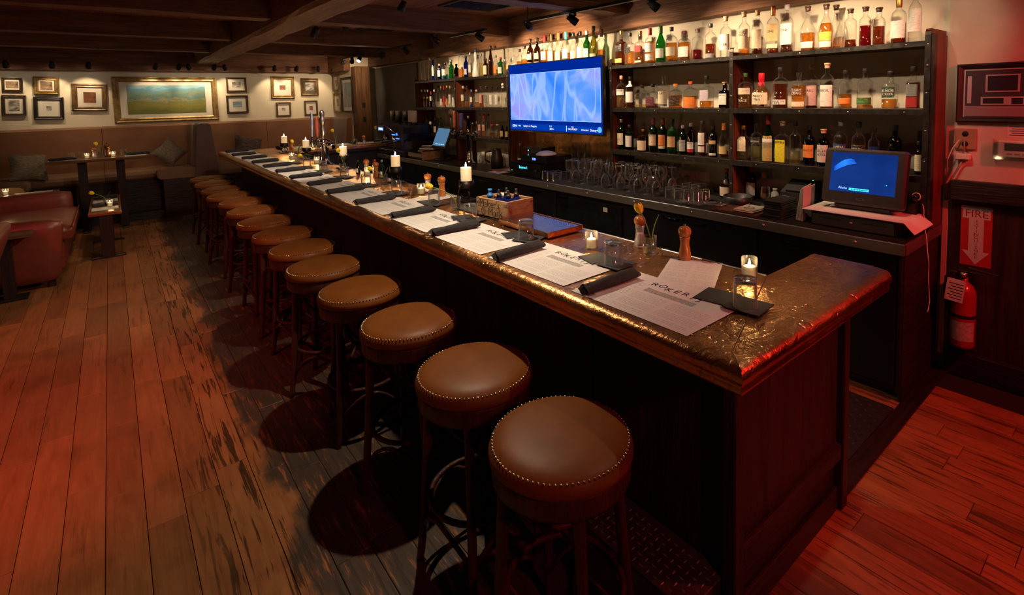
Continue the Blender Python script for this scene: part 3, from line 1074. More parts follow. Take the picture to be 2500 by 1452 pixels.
for a in (-1, 1):
    m.box(min(a * tx, a * (tx - .008)), max(a * tx, a * (tx - .008)), -ty, ty, 0, .026, .002)
    m.box(-tx + .008, tx - .008, min(a * ty, a * (ty - .008)), max(a * ty, a * (ty - .008)), 0, .026, .002)
m.box(-tx, tx, -ty, ty, -.0003, .003)
m.build('rim', COPPER_E, tr)
m = MB()
nx, ny = 16, 30
cx, cy = (tx - .008) * 2 / nx, (ty - .008) * 2 / ny
for i in range(nx):
    for j in range(ny):
        x, y = -tx + .008 + (i + .5) * cx, -ty + .008 + (j + .5) * cy
        o_ = [(x - cx / 2, y - cy / 2), (x + cx / 2, y - cy / 2), (x + cx / 2, y + cy / 2), (x - cx / 2, y + cy / 2)]
        n_ = [(x + a * cx * .30, y + b * cy * .30) for a, b in ((-1, -1), (1, -1), (1, 1), (-1, 1))]
        m.add([(a, b, .0215) for a, b in o_] + [(a, b, .0215) for a, b in n_], [(q, (q + 1) % 4, 4 + (q + 1) % 4, 4 + q) for q in range(4)])
o = m.build('perforated_grid', noisy('satin_steel_grid', (.40, .40, .42), (.5, .5, .52), 20, rough=.28, metal=1.0), tr)

# ---------------------------------------------------------------- back bar: counter, cabinets, shelving
ZC = .91
bc = thing('back_counter', 'back bar worktop with a bolted grey steel edge strip', 'counter', (3.5, .93, 0))
wb(MB().box(3.195, 3.89, .94, 8.285, .855, .905, .003), 'worktop', DARKW_Y, bc)
wb(MB().box(3.178, 3.195, .932, 8.285, .848, .911, .002), 'steel_edge', STEEL, bc)
wb(MB().box(3.195, 3.86, .925, .94, .850, .911, .002), 'steel_edge', pm('dull_red_brown_edge', (.16, .10, .09), .4, .4), bc)
yy = 1.18
while yy < 8.2:
    wb(MB().lathe([(.011, 0), (.0095, .004), (.005, .0065), (.0005, .007)], 8, M=T(3.178, yy, .880, ry=-PI / 2)), 'bolt', STEEL, bc)
    yy += .56
wb(MB().box(3.20, 3.87, .96, 4.0, .905, .911, .001), 'ribbed_mat', RUBBER, bc)
m = MB()
for i in range(72):
    x = 3.205 + i * .0092
    m.box(x, x + .0045, .965, 3.98, .9112, .9135)
wb(m, 'mat_rib', RUBBER, bc, 'stuff')
CABB = noisy('black_cabinet_lacquer', (.008, .007, .009), (.014, .012, .015), 5, rough=.32)
ys = [.965, 1.80, 2.40, 3.02, 3.90, 4.80, 5.70, 6.60, 7.45, 8.28]
cab_lab = ['end cabinet nearest the fire extinguisher', 'cabinet with a short handle beside the end cabinet', 'cabinet below the upturned tumblers', 'dark steel cooler with a small white tag',
           'cabinet below the stacked receivers', 'cabinet under the far half of the television', 'cabinet below the cream cups', 'cabinet below the paper organizer',
           'cabinet below the espresso machine', 'furthest cabinet beside the wooden post']
for k in range(9):
    a, b = ys[k], ys[k + 1]
    t = thing('base_cabinet', 'black back bar ' + cab_lab[k], 'cabinet', (3.55, (a + b) / 2, 0), 0, 'black back bar cabinets')
    wb(MB().box(3.235, 3.87, a + .003, b - .003, .06, .845).box(3.29, 3.87, a + .003, b - .003, 0, .06), 'body', CABB, t)
    if k == 3:
        d = wb(MB().box(3.212, 3.235, a + .02, b - .02, .09, .80, .004), 'door', noisy('dark_steel_door', (.03, .03, .035), (.06, .06, .07), 8, rough=.3, metal=.8), t)
        m = MB().box(3.209, 3.212, 3.20, 3.25, .735, .775)
    else:
        d = wb(MB().box(3.212, 3.235, a + .012, b - .012, .09, .830, .004), 'door', CABB, t)
    hy = [1.55, 2.28, 2.51, 3.80, 4.2, 5.2, 6.1, 7.0, 7.9, 8.8][k]
    if k == 3:
        o = m.build('door_tag', PAPER, d)
    m = MB().tube([(3.212, hy - .075, .80), (3.192, hy - .07, .80), (3.188, hy, .798), (3.192, hy + .07, .80), (3.212, hy + .075, .80)], .006, 6)
    o = m.build('handle', pm('polished_black_metal', (.05, .05, .055), .15, 1.0), d)
wb(MB().box(3.21, 3.235, .95, .965, .06, .845).box(3.235, 3.86, .945, .962, 0, .848), 'end_panel', DARKW_X, bc)

REDW = beam_wood('red_stained_shelf_side', (.080, .018, .009), (.150, .036, .016), (.210, .060, .028), 'z', .45)
UP = [.963, 2.235, 3.51, 5.22, 6.477, 7.716]
names = ['shelf bay beside the red-lit wall', 'shelf bay on the near side of the television', 'shelf bay behind the television', 'shelf bay on the far side of the television', 'shelf bay beside the grey panel']
SH = [(1.231, .040), (1.624, .034), (2.020, .030)]


def strap(mb, y0, y1, z1):
    pts = [(3.592, 0, ZC + .004), (3.592, 0, z1 - .03), (3.596, 0, z1 - .012), (3.608, 0, z1)]
    prev = None
    vs, fs = [], []
    for x, _, z in pts:
        vs += [(x, y0, z), (x, y1, z), (x + .008, y1, z), (x + .008, y0, z)]
    for i in range(len(pts) - 1):
        for j in range(4):
            fs.append((i * 4 + j, i * 4 + (j + 1) % 4, i * 4 + 4 + (j + 1) % 4, i * 4 + 4 + j))
    fs += [(3, 2, 1, 0), tuple(range(len(vs) - 4, len(vs)))]
    mb.add(vs, fs)


for k in range(5):
    a, b = UP[k], UP[k + 1]
    t = thing('shelf_unit', 'iron-edged three-tier bottle shelving, ' + names[k], 'shelf', (3.74, (a + b) / 2, ZC), 0, 'back bar shelving bays')
    for z, th_ in (SH[2:] if k == 2 else SH):
        s = wb(MB().box(3.602, 3.895, a + .016, b - .016, z - .028, z), 'shelf_board', DARKW_Y, t)
        e = wb(MB().box(3.594, 3.602, a + .014, b - .014, z - th_, z + .001, .001), 'iron_edge', IRON, t)
        m = MB()
        for i in range(4):
            yy = a + (b - a) * (i + .35) / 4
            m.lathe([(.0055, 0), (.004, .0022), (.0005, .003)], 6, M=T(3.594, yy, z - th_ / 2, ry=-PI / 2))
        m.build('rivet', STEEL, e)
    for y in ([a, b] if k == 4 else [a]) if k else [a]:
        m = MB()
        strap(m, y - .015, y + .015, 2.085)
        u = wb(m, 'upright', IRON, t)
        m = MB()
        for zz in (1.05, 1.32, 1.50, 1.72, 1.88, 2.0):
            m.lathe([(.0055, 0), (.004, .0022), (.0005, .003)], 6, M=T(3.592, y, zz, ry=-PI / 2))
        m.build('rivet', STEEL, u)
        wb(MB().box(3.602, 3.895, y - .014, y + .014, ZC + .004, 2.05 if k or y == b else 2.09), 'side_panel', REDW, t)
    if k == 0:
        wb(MB().box(3.602, 3.66, a - .030, a - .014, ZC + .004, 2.06, .002), 'end_strap', IRON, t)
        wb(MB().box(3.66, 3.86, a - .0285, a - .0145, ZC + .004, 2.06), 'end_board', REDW, t)

one('grey_panel', MB().box(3.862, 3.899, 8.2, 10.015, .92, 2.345, .004), noisy('dark_grey_chalk_panel', (.10, .088, .076), (.14, .124, .108), 3, rough=.6), 'tall dark grey panel on the wall beside the wooden post', 'panel')
one('copper_backsplash', MB().box(3.868, 3.896, 3.53, 5.20, .925, 1.95, .002), COPPER, 'hammered copper backsplash under the television', 'panel')

# ---------------------------------------------------------------- television
tv = thing('television', 'large flat television showing a blue sports broadcast between the bottle shelves', 'television', (3.54, 4.305, 1.36))
W2, H2 = .77, .378
zc_ = .379


def scr(a0, a1, b0, b1, d, t=.0008):
    """panel on the screen face: a = to the viewer's right, b = up, from the screen centre"""
    return MB().box(-.022 - d - t, -.022 - d, -a1, -a0, zc_ + b0, zc_ + b1)


MB().box(-.020, .016, -W2, W2, zc_ - H2, zc_ + H2, .004).box(.016, .05, -W2 * .8, W2 * .8, zc_ - H2 * .85, zc_ + H2 * .6, .01).build('casing', BLACK, tv)
m = MB()
for q in ((-W2, W2, H2 - .010, H2), (-W2, W2, -H2, -H2 + .016), (-W2, -W2 + .010, -H2 + .016, H2 - .010), (W2 - .010, W2, -H2 + .016, H2 - .010)):
    m.v and None
    b_ = scr(*q, 0, .004)
    m.add(b_.v, b_.f)
m.build('bezel', pm('gloss_black', (.008, .008, .010), .12), tv)
t_ = NT('television_picture')
xyz = t_.n('TexCoord').outputs['Object']
n1 = t_.noise(xyz, 2.6, 3, .5, .6)
n2 = t_.noise(t_.n('Mapping', {'Vector': xyz, 'Rotation': (.62, 0, 0), 'Scale': (1, 1.9, .55)}).outputs[0], 1.9, 1, .5, .25)
n3 = t_.noise(t_.n('Mapping', {'Vector': xyz, 'Rotation': (-.62, 0, 0), 'Location': (0, 3.1, 1.7), 'Scale': (1, 1.7, .5)}).outputs[0], 2.0, 1, .5, .25)
rid = lambda n, w_: t_.step(t_.math('ABSOLUTE', t_.math('SUBTRACT', n, .5)), w_, .0)
base = t_.ramp(n1, [(.30, (.030, .20, .95)), (.48, (.10, .30, .95)), (.60, (.26, .38, .95)), (.74, (.30, .27, .90))])
pic = t_.mix(t_.math('MULTIPLY', t_.math('MAXIMUM', rid(n2, .035), rid(n3, .03)), .6), base, (.40, .56, 1.0))
TVPIC = t_.end(t_.n('Emission', {'Color': pic, 'Strength': .62}).outputs[0])
scr(-W2 + .010, W2 - .010, -H2 + .016, H2 - .010, 0).build('screen_surround', emis('tv_deep_blue', (.0, .02, .30), .55), tv)
scr(-.735, .735, -.245, .265, .001).build('picture', TVPIC, tv)
m = MB()
for q in ((-.737, .737, .265, .268), (-.737, .737, -.248, -.245), (-.738, -.735, -.245, .265), (.735, .738, -.245, .265)):
    b_ = scr(*q, .0012)
    m.add(b_.v, b_.f)
m.build('picture_outline', emis('tv_pale_line', (.45, .65, 1.0), .8), tv)
scr(-.75, .75, -.352, -.292, .001).build('ticker_band', emis('tv_ticker_blue', (.0, .04, .38), .6), tv)
m = MB()


def tvt(body, size, a, b):
    add_text(m, body, size, Matrix.Translation((-.0255, -a, zc_ + b)) @ BR)


tvt('ESPN', .040, -.67, -.318)
tvt('NHL', .026, -.575, -.314)
tvt('Rangers vs Penguins', .030, -.38, -.314)
tvt('7:17', .026, -.02, -.308)
tvt('ESPN+', .026, .0, -.335)
tvt('WOLFCREST', .026, .33, -.326)
tvt('NEW', .016, .33, -.304)
tvt('STREAMING', .020, .51, -.330)
tvt('Disney+', .034, .64, -.328)
b_ = scr(.232, .237, -.352, -.292, .002)
m.add(b_.v, b_.f)
m.build('lettering', emis('tv_white', (.80, .90, 1.0), .9), tv)
MB().lathe([(.0005, .002), (.020, .0018), (.027, .0005), (.029, 0)], 18, M=T(-.024, -.715, zc_ - .320, ry=-PI / 2)).build('globe_logo', emis('tv_globe', (.12, .42, .95), .7), tv)
MB().box(.05, .32, -.10, .10, zc_ - .10, zc_ + .10).build('wall_bracket', BLACK, tv)

# ---------------------------------------------------------------- things on the back counter
ZC2 = .9142
POSB = noisy('charcoal_plastic', (.022, .020, .020), (.032, .029, .028), 40, rough=.45)
# cash drawer, till screen and papers
cd = thing('cash_drawer', 'dark metal cash drawer under the till screen', 'cash drawer', (3.52, 1.245, ZC2))
MB().box(-.22, .22, -.24, .24, 0, .088, .004).build('case', POSB, cd)
dr = MB().box(-.232, -.22, -.228, .228, .006, .082, .003).build('drawer_front', noisy('brushed_dark_steel', (.14, .13, .13), (.2, .19, .18), 4, (1, .1, 1), rough=.35, metal=.9), cd)
for q in (.125, -.125):
    MB().box(-.2328, -.232, q - .065, q + .065, .050, .058).build('slot', BLACKM, dr)
MB().lathe([(.008, 0), (.008, .004), (.0005, .005)], 10, M=T(-.232, 0, .045, ry=-PI / 2)).build('lock', STEEL, dr)
pp = MB()
n = 12
vs = []
for i in range(n + 1):
    for j in range(5):
        yv = -.31 + .62 * i / n
        dz = -.055 * max(0, (-yv - .255) / .055) ** 1.6 if yv < -.255 else 0
        vs.append((-.235 + .33 * j / 4, yv, dz))
pp.add(vs, [(i * 5 + j, i * 5 + 5 + j, i * 5 + 6 + j, i * 5 + j + 1) for i in range(n) for j in range(4)], True)
pp.add([(x, y, z - .003) for x, y, z in vs], [(i * 5 + j, i * 5 + j + 1, i * 5 + 6 + j, i * 5 + 5 + j) for i in range(n) for j in range(4)], True)
one('paper_sheets', pp, PAPER, 'pale sheets of paper drooping over the cash drawer', 'paper', (3.515, 1.225, ZC2 + .0925))
ps = thing('till_screen', 'touchscreen till with a blue screensaver on the cash drawer', 'monitor', (3.49, 1.245, ZC2 + .0965))
Mt = T(-.055, 0, .03, ry=.20)
MB().box(-.05, .15, -.16, .16, 0, .03, .006).box(.02, .10, -.14, .14, .03, .20, .02).build('stand', POSB, ps)
MB().box(-.028, .045, -.232, .232, 0, .345, .014, M=Mt).build('housing', POSB, ps)
t_ = NT('till_screen_picture')
xyz = t_.n('TexCoord').outputs['Object']
n1 = t_.noise(xyz, 4, 3, .5)
TILL = t_.end(t_.n('Emission', {'Color': t_.ramp(n1, [(.3, (.004, .020, .13)), (.7, (.008, .035, .20))]), 'Strength': .7}).outputs[0])
MB().box(-.0290, -.0282, -.185, .185, .075, .318, M=Mt).build('screen', TILL, ps)
m = MB()
for i in range(9):
    q = i / 9
    m.tube([(-.0296, .165 - .11 * u - q * .02 * u, .225 + .055 * math.sin(u * 1.9) * (1 - q * .5) - q * .030 * (1 - u)) for u in [j / 8 for j in range(9)]],
           [.0012 * (1 - abs(j / 4 - 1) * .8) for j in range(9)], 4, M=Mt)
m.build('screensaver_arc', emis('till_arc_blue', (.02, .20, 1.0), 1.3), ps)
m = MB()
add_text(m, 'Aloha', .022, Mt @ Matrix.Translation((-.0296, .105, .098)) @ BR)
m.build('logo_lettering', emis('till_logo', (.30, .45, 1.0), 1.2), ps)
m = MB()
for q in range(2):
    for i in range(7):
        m.box(-.0297, -.0293, .068 - i * .0165 - .014, .068 - i * .0165, .096 - q * .009, .1015 - q * .009, M=Mt)
m.box(-.0297, -.0293, -.140, -.135, .135, .140, M=Mt)
m.build('status_text', emis('till_cyan', (.05, .75, .85), 1.2), ps)
m = MB()
m.tube([(-.0296, .012 * math.cos(a) * 1.8, .038 + .006 * math.sin(a)) for a in [2 * PI * i / 16 for i in range(16)]], .0007, 4, True, M=Mt)
m.build('maker_badge', STEEL, ps)
hs = thing('handset_holder', 'pink-rimmed scanner wand with a thin white cable at the counter end', 'scanner', (3.53, .985, ZC2))
MB().tube([(.05, .018, .17), (.0, .0, .195), (-.03, -.012, .21)], [.020, .021, .023], 14).build('wand', BLACK, hs)
MB().tube([(-.032 + .0, -.013 + .021 * math.cos(a), .211 + .021 * math.sin(a)) for a in [2 * PI * i / 18 for i in range(18)]], .0032, 6, True).build('rim', pm('pink_plastic', (.75, .42, .42), .4), hs)
MB().box(.02, .08, .0, .05, 0, .165, .006).build('stand', BLACK, hs)
pts = [(3.60, .975, 1.105), (3.59, .958, 1.04), (3.57, .95, .98), (3.52, .93, .935), (3.46, .905, .90), (3.44, .895, .84), (3.455, .89, .76), (3.445, .888, .68), (3.46, .886, .60), (3.47, .884, .54), (3.44, .882, .50), (3.42, .88, .49)]
one('white_cable', MB().tube(pts, .0028, 5), WHITE, 'thin white cable hanging off the end of the back counter', 'cable')
# menus and envelopes wedged beside the till
for k in range(6):
    Mm = T(3.40 + .004 * k, 1.555 + .012 * k, ZC2, rz=.12 + .02 * k, rx=.03 + .02 * k)
    one('menu_folder', MB().box(-.10, .12, -.0022, .0022, 0.003, .215 - .006 * (k % 3), .0008, M=Mm), pm('buff_card_%d' % (k % 3), [(.55, .42, .38), (.46, .36, .28), (.60, .48, .42)][k % 3], .8),
        'upright buff menu card beside the till, %s from the screen' % ORD[k], 'menu', group='upright menu cards by the till')
bk = thing('check_presenter_stack', 'stack of black bill folders beside the upright menu cards', 'folder', (3.36, 1.72, ZC2))
for k in range(9):
    MB().box(-.11, .11, -.062, .062, k * .0135, k * .0135 + .0115, .002, M=T(RND.uniform(-.004, .004), RND.uniform(-.004, .004), 0, rz=RND.uniform(-.05, .05))).build('folder', pm('black_leatherette', (.012, .011, .012), .5), bk)
pr = thing('receipt_printer', 'charcoal receipt printer behind the black bill folders', 'printer', (3.66, 1.72, ZC2))
prof2 = [(-.13, 0), (.13, 0), (.13, .19), (.04, .205), (-.13, .135)]
M2 = Matrix(((1, 0, 0, 0), (0, 0, -1, 0), (0, 1, 0, 0), (0, 0, 0, 1)))
MB().prism(prof2, -.085, .085, M=M2).build('case', POSB, pr)
MB().box(-.06, .02, -.05, .05, .168, .176, M=T(ry=-.30, x=-.02, z=0)).build('paper_slot', BLACKM, pr)
MB().box(-.1312, -.130, .02, .07, .095, .108).build('badge', PAPER, pr)
MB().lathe([(.004, 0), (.003, .003), (.0005, .0035)], 8, M=T(.05, -.06, .203)).build('lamp', emis('green_led', (.1, .9, .2), 2), pr)
tw = thing('folded_towel', 'folded cream towel on a dark tray at the counter edge', 'towel', (3.345, 1.93, ZC2))
MB().box(-.10, .10, -.075, .075, .013, .021, .003).box(-.095, .095, -.07, .072, .021, .030, .004).build('towel', pm('cream_towel', (.46, .40, .30), .9), tw)
one('serving_tray', MB().box(-.14, .14, -.17, .17, 0, .007, .002).box(-.14, -.132, -.17, .17, .007, .014).box(.132, .14, -.17, .17, .007, .014).box(-.132, .132, -.17, -.162, .007, .014).box(-.132, .132, .162, .17, .007, .014),
    pm('dark_red_brown_tray', (.09, .035, .022), .4), 'dark tray with reddish rim under the folded towel', 'tray', (3.345, 1.98, ZC2))
so = thing('hawthorne_strainer', 'metal cocktail strainer lying on the folded towel', 'strainer', (3.35, 1.94, ZC2 + .0308), .5)
MB().tube([(0, 0, .004), (.05, .0, .005), (.085, 0, .006)], [.006, .0045, .006], 6).build('handle', STEEL, so)
MB().tube([(-.035 + .0, -.035 + i * .01, .004) for i in range(8)], .005, 6).build('crossbar', STEEL, so)
one('round_tub', MB().lathe([(.0005, .001), (.098, .001), (.102, .005), (.108, .062), (.103, .062), (.097, .010), (.0005, .010)], 32), pm('black_tub', (.012, .011, .011), .4),
    'shallow round black tub beside the counter bottles', 'tub', (3.53, 2.135, ZC2))
gb = thing('snifter_glass', 'empty stemmed tulip glass beside the white squeeze bottle', 'glass', (3.60, 1.955, ZC2))
MB().lathe([(.0005, 0), (.034, .001), (.033, .003), (.006, .007), (.0045, .03), (.006, .036), (.024, .055), (.033, .085), (.031, .115), (.028, .14), (.027, .14), (.030, .115), (.032, .086), (.022, .057), (.0005, .042)], 20).build('glass_wall', CLEAR, gb)
wb2 = thing('white_bottle', 'small white round bottle with a dark round label by the printer', 'bottle', (3.70, 1.935, ZC2))
MB().lathe([(.0005, 0), (.027, 0), (.028, .003), (.028, .075), (.024, .088), (.015, .094), (.015, .100), (.0005, .100)], 18).build('body', WHITE, wb2)
MB().lathe([(.0005, .100), (.017, .100), (.017, .118), (.0005, .119)], 14).build('cap', WHITE, wb2)
MB().lathe([(.0005, .001), (.015, .0008), (.016, 0)], 16, M=T(-.0283, 0, .045, ry=-PI / 2)).build('label', pm('dark_label', (.05, .03, .03), .6), wb2)

ZC3 = .9053
# stacked audio receivers, router dome
for k, (z, hh, x0, nm) in enumerate([(0, .145, 3.30, 'lower black audio receiver with a cyan display'), (.1455, .075, 3.34, 'slim black cable box on the audio receiver')]):
    t = thing('audio_receiver', nm, 'receiver', (x0, 4.52 - .10 * k, ZC3 + z))
    MB().box(0, .36, -.27 + .05 * k, .27 - .05 * k, .006, hh, .004).box(.02, .06, -.2, -.16, 0, .006).box(.02, .06, .16, .2, 0, .006).box(.3, .34, -.2, .2, 0, .006).build('case', pm('receiver_black', (.008, .008, .010), .25), t)
    m = MB()
    if k == 0:
        add_text(m, 'Source 1', .042, Matrix.Translation((-.001, .02, .095)) @ BR)
        o = m.build('display_text', emis('cyan_display', (.05, .55, .9), 2.2), t)
        MB().lathe([(.005, 0), (.0005, .002)], 8, M=T(-.0005, .23, .05, ry=-PI / 2)).build('power_lamp', emis('green_led', (.1, .9, .2), 2), t)
        MB().lathe([(.022, 0), (.021, .012), (.0005, .013)], 16, M=T(-.0005, -.19, .07, ry=-PI / 2)).build('volume_knob', BLACK, t)
    else:
        add_text(m, '8:30', .034, Matrix.Translation((-.001, -.02, .045)) @ BR)
        o = m.build('display_text', emis('blue_display', (.05, .12, 1.0), 6.0), t)
t = thing('router_box', 'small black box with a bright cyan lamp behind the white dome', 'router', (3.50, 4.62, ZC3 + .2212))
MB().box(0, .20, -.14, .14, 0, .055, .004).box(.01, .19, -.15, .20, .055, .068, .002).build('case', BLACK, t)
MB().lathe([(.006, 0), (.0005, .003)], 8, M=T(-.0005, .09, .03, ry=-PI / 2)).build('lamp', emis('cyan_led', (.2, .75, 1.0), 5), t)
t = thing('speaker_dome', 'white domed wireless access point on the cable box', 'access point', (3.45, 4.33, ZC3 + .2212))
MB().lathe([(.0005, .0), (.06, 0), (.06, .006), (.108, .010), (.112, .016), (.098, .032), (.065, .047), (.03, .053), (.0005, .055)], 32).build('dome', pm('white_dome', (.66, .64, .68), .45), t)
for k in range(4):
    one('loose_card', MB().box(-.08, .08, -.11, .11, 0, .002 + .001 * k), [PAPER, pm('rust_card', (.45, .15, .08), .8)][k % 2], 'loose %s card lying left of the receivers, %s from the steel edge' % (('white', 'rust')[k % 2], ORD[k]), 'card',
        (3.30 + .10 * k, 5.02 + .10 * (k % 2), ZC3), RND.uniform(-.2, .2), group='loose cards by the receivers')

t = thing('wall_plate', 'small wall plate with a glowing blue pilot lamp behind the till', 'outlet', (3.8985, 1.045, 1.42))
MB().box(-.006, 0, -.04, .04, -.06, .06, .002).build('plate', pm('brown_plate', (.10, .075, .055), .5), t)
MB().lathe([(.006, 0), (.0045, .003), (.0005, .004)], 8, M=T(-.006, 0, -.01, ry=-PI / 2)).build('pilot_lamp', emis('pilot_blue', (.05, .12, 1.0), 25.0), t)

# ---------------------------------------------------------------- beer towers
TUBE_CH = pm('polished_chrome', (.62, .60, .58), .06, 1.0)


def handle_paddle(t, x, y, z, kind, lean=0.0):
    Mh = T(x, y, z, rx=lean)
    if kind == 'feather':
        m = MB().prism([(-.010, 0), (.010, 0), (.026, .10), (.030, .19), (.018, .26), (-.006, .285), (-.022, .20), (-.020, .10)], -.007, .007, M=Mh @ Matrix(((0, 0, 1, 0), (1, 0, 0, 0), (0, 1, 0, 0), (0, 0, 0, 1))))
        o = m.build('tap_handle', noisy('white_blue_handle', (.55, .58, .68), (.12, .16, .50), 18, rough=.3, src='Object'), t)
    elif kind == 'red':
        o = MB().lathe([(.0005, 0), (.010, 0), (.014, .02), (.019, .10), (.020, .17), (.014, .195), (.017, .205), (.012, .225), (.0005, .23)], 12, M=Mh).build('tap_handle', noisy('red_handle', (.30, .05, .03), (.45, .10, .07), 20, rough=.35, src='Object'), t)
    elif kind == 'figure':
        o = MB().lathe([(.0005, 0), (.016, 0), (.018, .02), (.030, .06), (.026, .10), (.018, .14), (.030, .17), (.034, .20), (.020, .225), (.026, .25), (.024, .28), (.010, .30), (.0005, .302)], 12, M=Mh).build('tap_handle', pm('pewter', (.45, .42, .38), .3, 1.0), t)
    elif kind == 'round':
        o = MB().lathe([(.0005, 0), (.010, 0), (.010, .15), (.0005, .15)], 10, M=Mh).lathe([(.0005, -.012), (.050, -.012), (.054, 0), (.050, .012), (.0005, .012)], 20, M=Mh @ T(0, 0, .20, ry=PI / 2)).build('tap_handle', pm('dark_round_handle', (.10, .05, .03), .4), t)
    else:
        o = MB().box(-.012, .012, -.028, .028, 0, .02, .003, M=Mh).box(-.014, .014, -.034, .034, .02, .20, .006, M=Mh).build('tap_handle', pm('blue_black_handle', (.03, .04, .16), .3), t)
    return o


def tower(name, label, loc, arm_y, zarm, kinds):
    t = thing(name, label, 'beer tap', loc)
    MB().lathe([(.0005, 0), (.075, 0), (.075, .012), (.048, .030), (.040, .06), (.038, zarm - .06), (.046, zarm - .03), (.046, zarm + .02), (.0005, zarm + .05)], 24).build('column', TUBE_CH, t)
    a, b = arm_y
    n = 12
    MB().tube([(0, a + (b - a) * i / n, zarm - .035 * ((2 * i / n - 1) ** 2)) for i in range(n + 1)], .040, 16).build('manifold', TUBE_CH, t)
    MB().lathe([(.0005, -.05), (.03, -.045), (.05, -.015), (.052, .01), (.04, .035), (.0005, .05)], 18, M=T(0, b, zarm - .035)).build('end_ball', TUBE_CH, t)
    for i, (y, kd) in enumerate(kinds):
        MB().tube([(-.03, y, zarm), (-.075, y, zarm), (-.090, y, zarm - .02), (-.092, y, zarm - .075)], [.013, .013, .012, .009], 10).lathe([(.012, .0), (.014, .02), (.010, .045), (.0005, .045)], 10, M=T(-.072, y, zarm + .008)).build('faucet', TUBE_CH, t)
        handle_paddle(t, -.072, y, zarm + .052, kd, [.12, -.02, .04, -.1][i % 4])
    return t


tower('beer_tap_tower', 'chrome beer tap tower with figure handles on the far part of the bar', (1.775, 6.14, ZB + .0012), (-.24, .27), .255, [(.20, 'feather'), (-.01, 'red'), (-.20, 'figure')])
tower('beer_tap_tower', 'chrome beer tap tower with red handle on the back counter', (3.50, 5.98, ZC3), (-.16, .36), .40, [(.35, 'round'), (.24, 'red'), (.06, 'box')])

# ---------------------------------------------------------------- espresso machine corner
es = thing('espresso_machine', 'dark espresso machine glowing blue beside the grey panel', 'coffee machine', (3.42, 7.86, ZC3))
ESB = noisy('midnight_blue_lacquer', (.006, .008, .035), (.010, .016, .07), 3, rough=.18, src='Object')
pf = [(-.36, .335), (-.30, .47), (-.10, .515), (.25, .50), (.55, .47), (.62, .35), (.62, .27), (.45, .24), (.15, .31), (-.10, .335)]
pf = [(-y, z) for y, z in pf]
MB().prism([(-q[0] * 1.0, q[1]) for q in pf][::-1], -.24, .15, M=Matrix(((0, 0, 1, 0), (-1, 0, 0, 0), (0, 1, 0, 0), (0, 0, 0, 1)))).build('hood', ESB, es)
MB().box(-.10, .15, -.55, .36, .09, .34, .01).build('body', BLACK, es)
MB().box(-.235, .16, -.58, .40, .03, .09, .008).build('drip_base', BLACK, es)
for xx in (-.20, .12):
    for yy in (-.5, .32):
        MB().lathe([(.02, 0), (.022, .03)], 10, cap0=True, M=T(xx, yy, 0)).build('foot', CHROME, es)
MB().box(-.2445, -.240, .12, .35, .36, .455, .002).build('display_panel', pm('grey_display_frame', (.22, .20, .22), .3, .8), es)
MB().box(-.246, -.2445, .14, .33, .375, .42).build('display', emis('espresso_display', (.02, .08, 1.0), 3.0), es)
m = MB()
add_text(m, 'BARISTA', .034, Matrix.Translation((-.2466, .225, .398)) @ BR)
m.build('display_lettering', emis('espresso_text', (.7, .8, 1.0), 3.0), es)
MB().tube([(-.2425, .10 - .08 * i, .455 - .014 * i ** 1.25) for i in range(8)], .003, 5).build('trim_line', CHROME, es)
m = MB().lathe([(.02, 0), (.016, .004), (.0005, .006)], 10, M=T(-.241, -.36, .335, ry=-PI / 2)).box(-.2425, -.2405, -.30, -.18, .318, .334).box(-.2425, -.2405, -.44, -.32, .268, .282)
m.build('glow_strip', emis('blue_glow', (.01, .04, 1.0), 7.0), es)
for k, yy in enumerate((.20, -.12, -.38)):
    MB().lathe([(.0005, .19), (.042, .19), (.045, .20), (.045, .26), (.030, .29)], 16, M=T(-.17, yy, .02)).build('group_head', CHROME, es)
    MB().tube([(-.20, yy, .235), (-.26, yy + .05, .225), (-.33, yy + .12, .205)], [.010, .013, .015], 8).build('portafilter_handle', BLACK, es)
    MB().tube([(-.19, yy - .09, .30), (-.22, yy - .10, .22), (-.235, yy - .10, .13)], .005, 6).build('steam_wand', CHROME, es)
light('espresso_glow', 'POINT', (3.20, 7.55, 1.17), .35, (.05, .12, 1.0), es, shadow_soft_size=.03)
for k in range(4):
    one('shaker_tin', MB().lathe([(.0005, 0), (.032, 0), (.040, .13), (.041, .155), (.039, .155), (.031, .006), (.0005, .005)], 20), STEEL, 'steel shaker tin on the espresso machine, %s from the display end' % ORD[k], 'tin',
        (3.38 + .07 * (k % 2), 8.10 - .105 * k, ZC3 + .5155 - (.0 if k < 3 else .0)), group='steel tins on the espresso machine')
for k, (y, z) in enumerate([(7.52, .508), (7.41, .503)]):
    t = thing('white_mug', 'white stacked mug on the espresso machine, %s' % ('beside the steel tins', 'nearest the bottle shelves')[k], 'mug', (3.42, y, ZC3 + z - .001))
    MB().lathe([(.0005, 0), (.036, 0), (.042, .006), (.044, .10), (.043, .16), (.040, .172), (.0005, .174)], 20).build('body', WHITE, t)
    MB().tube([(0, .043, .13), (0, .07, .12), (0, .072, .07), (0, .043, .05)], .006, 6).build('handle', WHITE, t)
og = thing('paper_organizer', 'black and wood desk organizer stuffed with papers and coffee filters', 'organizer', (3.42, 7.04, ZC3))
MB().box(-.18, .18, -.22, .22, 0, .012).box(-.18, -.168, -.22, .22, .012, .10).box(.168, .18, -.22, .22, .012, .16).box(-.168, .168, -.22, -.208, .012, .13).box(-.168, .168, .208, .22, .012, .13).build('tray', BLACK, og)
MB().box(-.186, -.181, -.20, .22, .03, .085).build('label_strip', pm('kraft_label', (.36, .29, .22), .8), og)
MB().box(-.19, .10, -.232, -.221, 0, .115, .002).build('wood_side', BOXW, og)
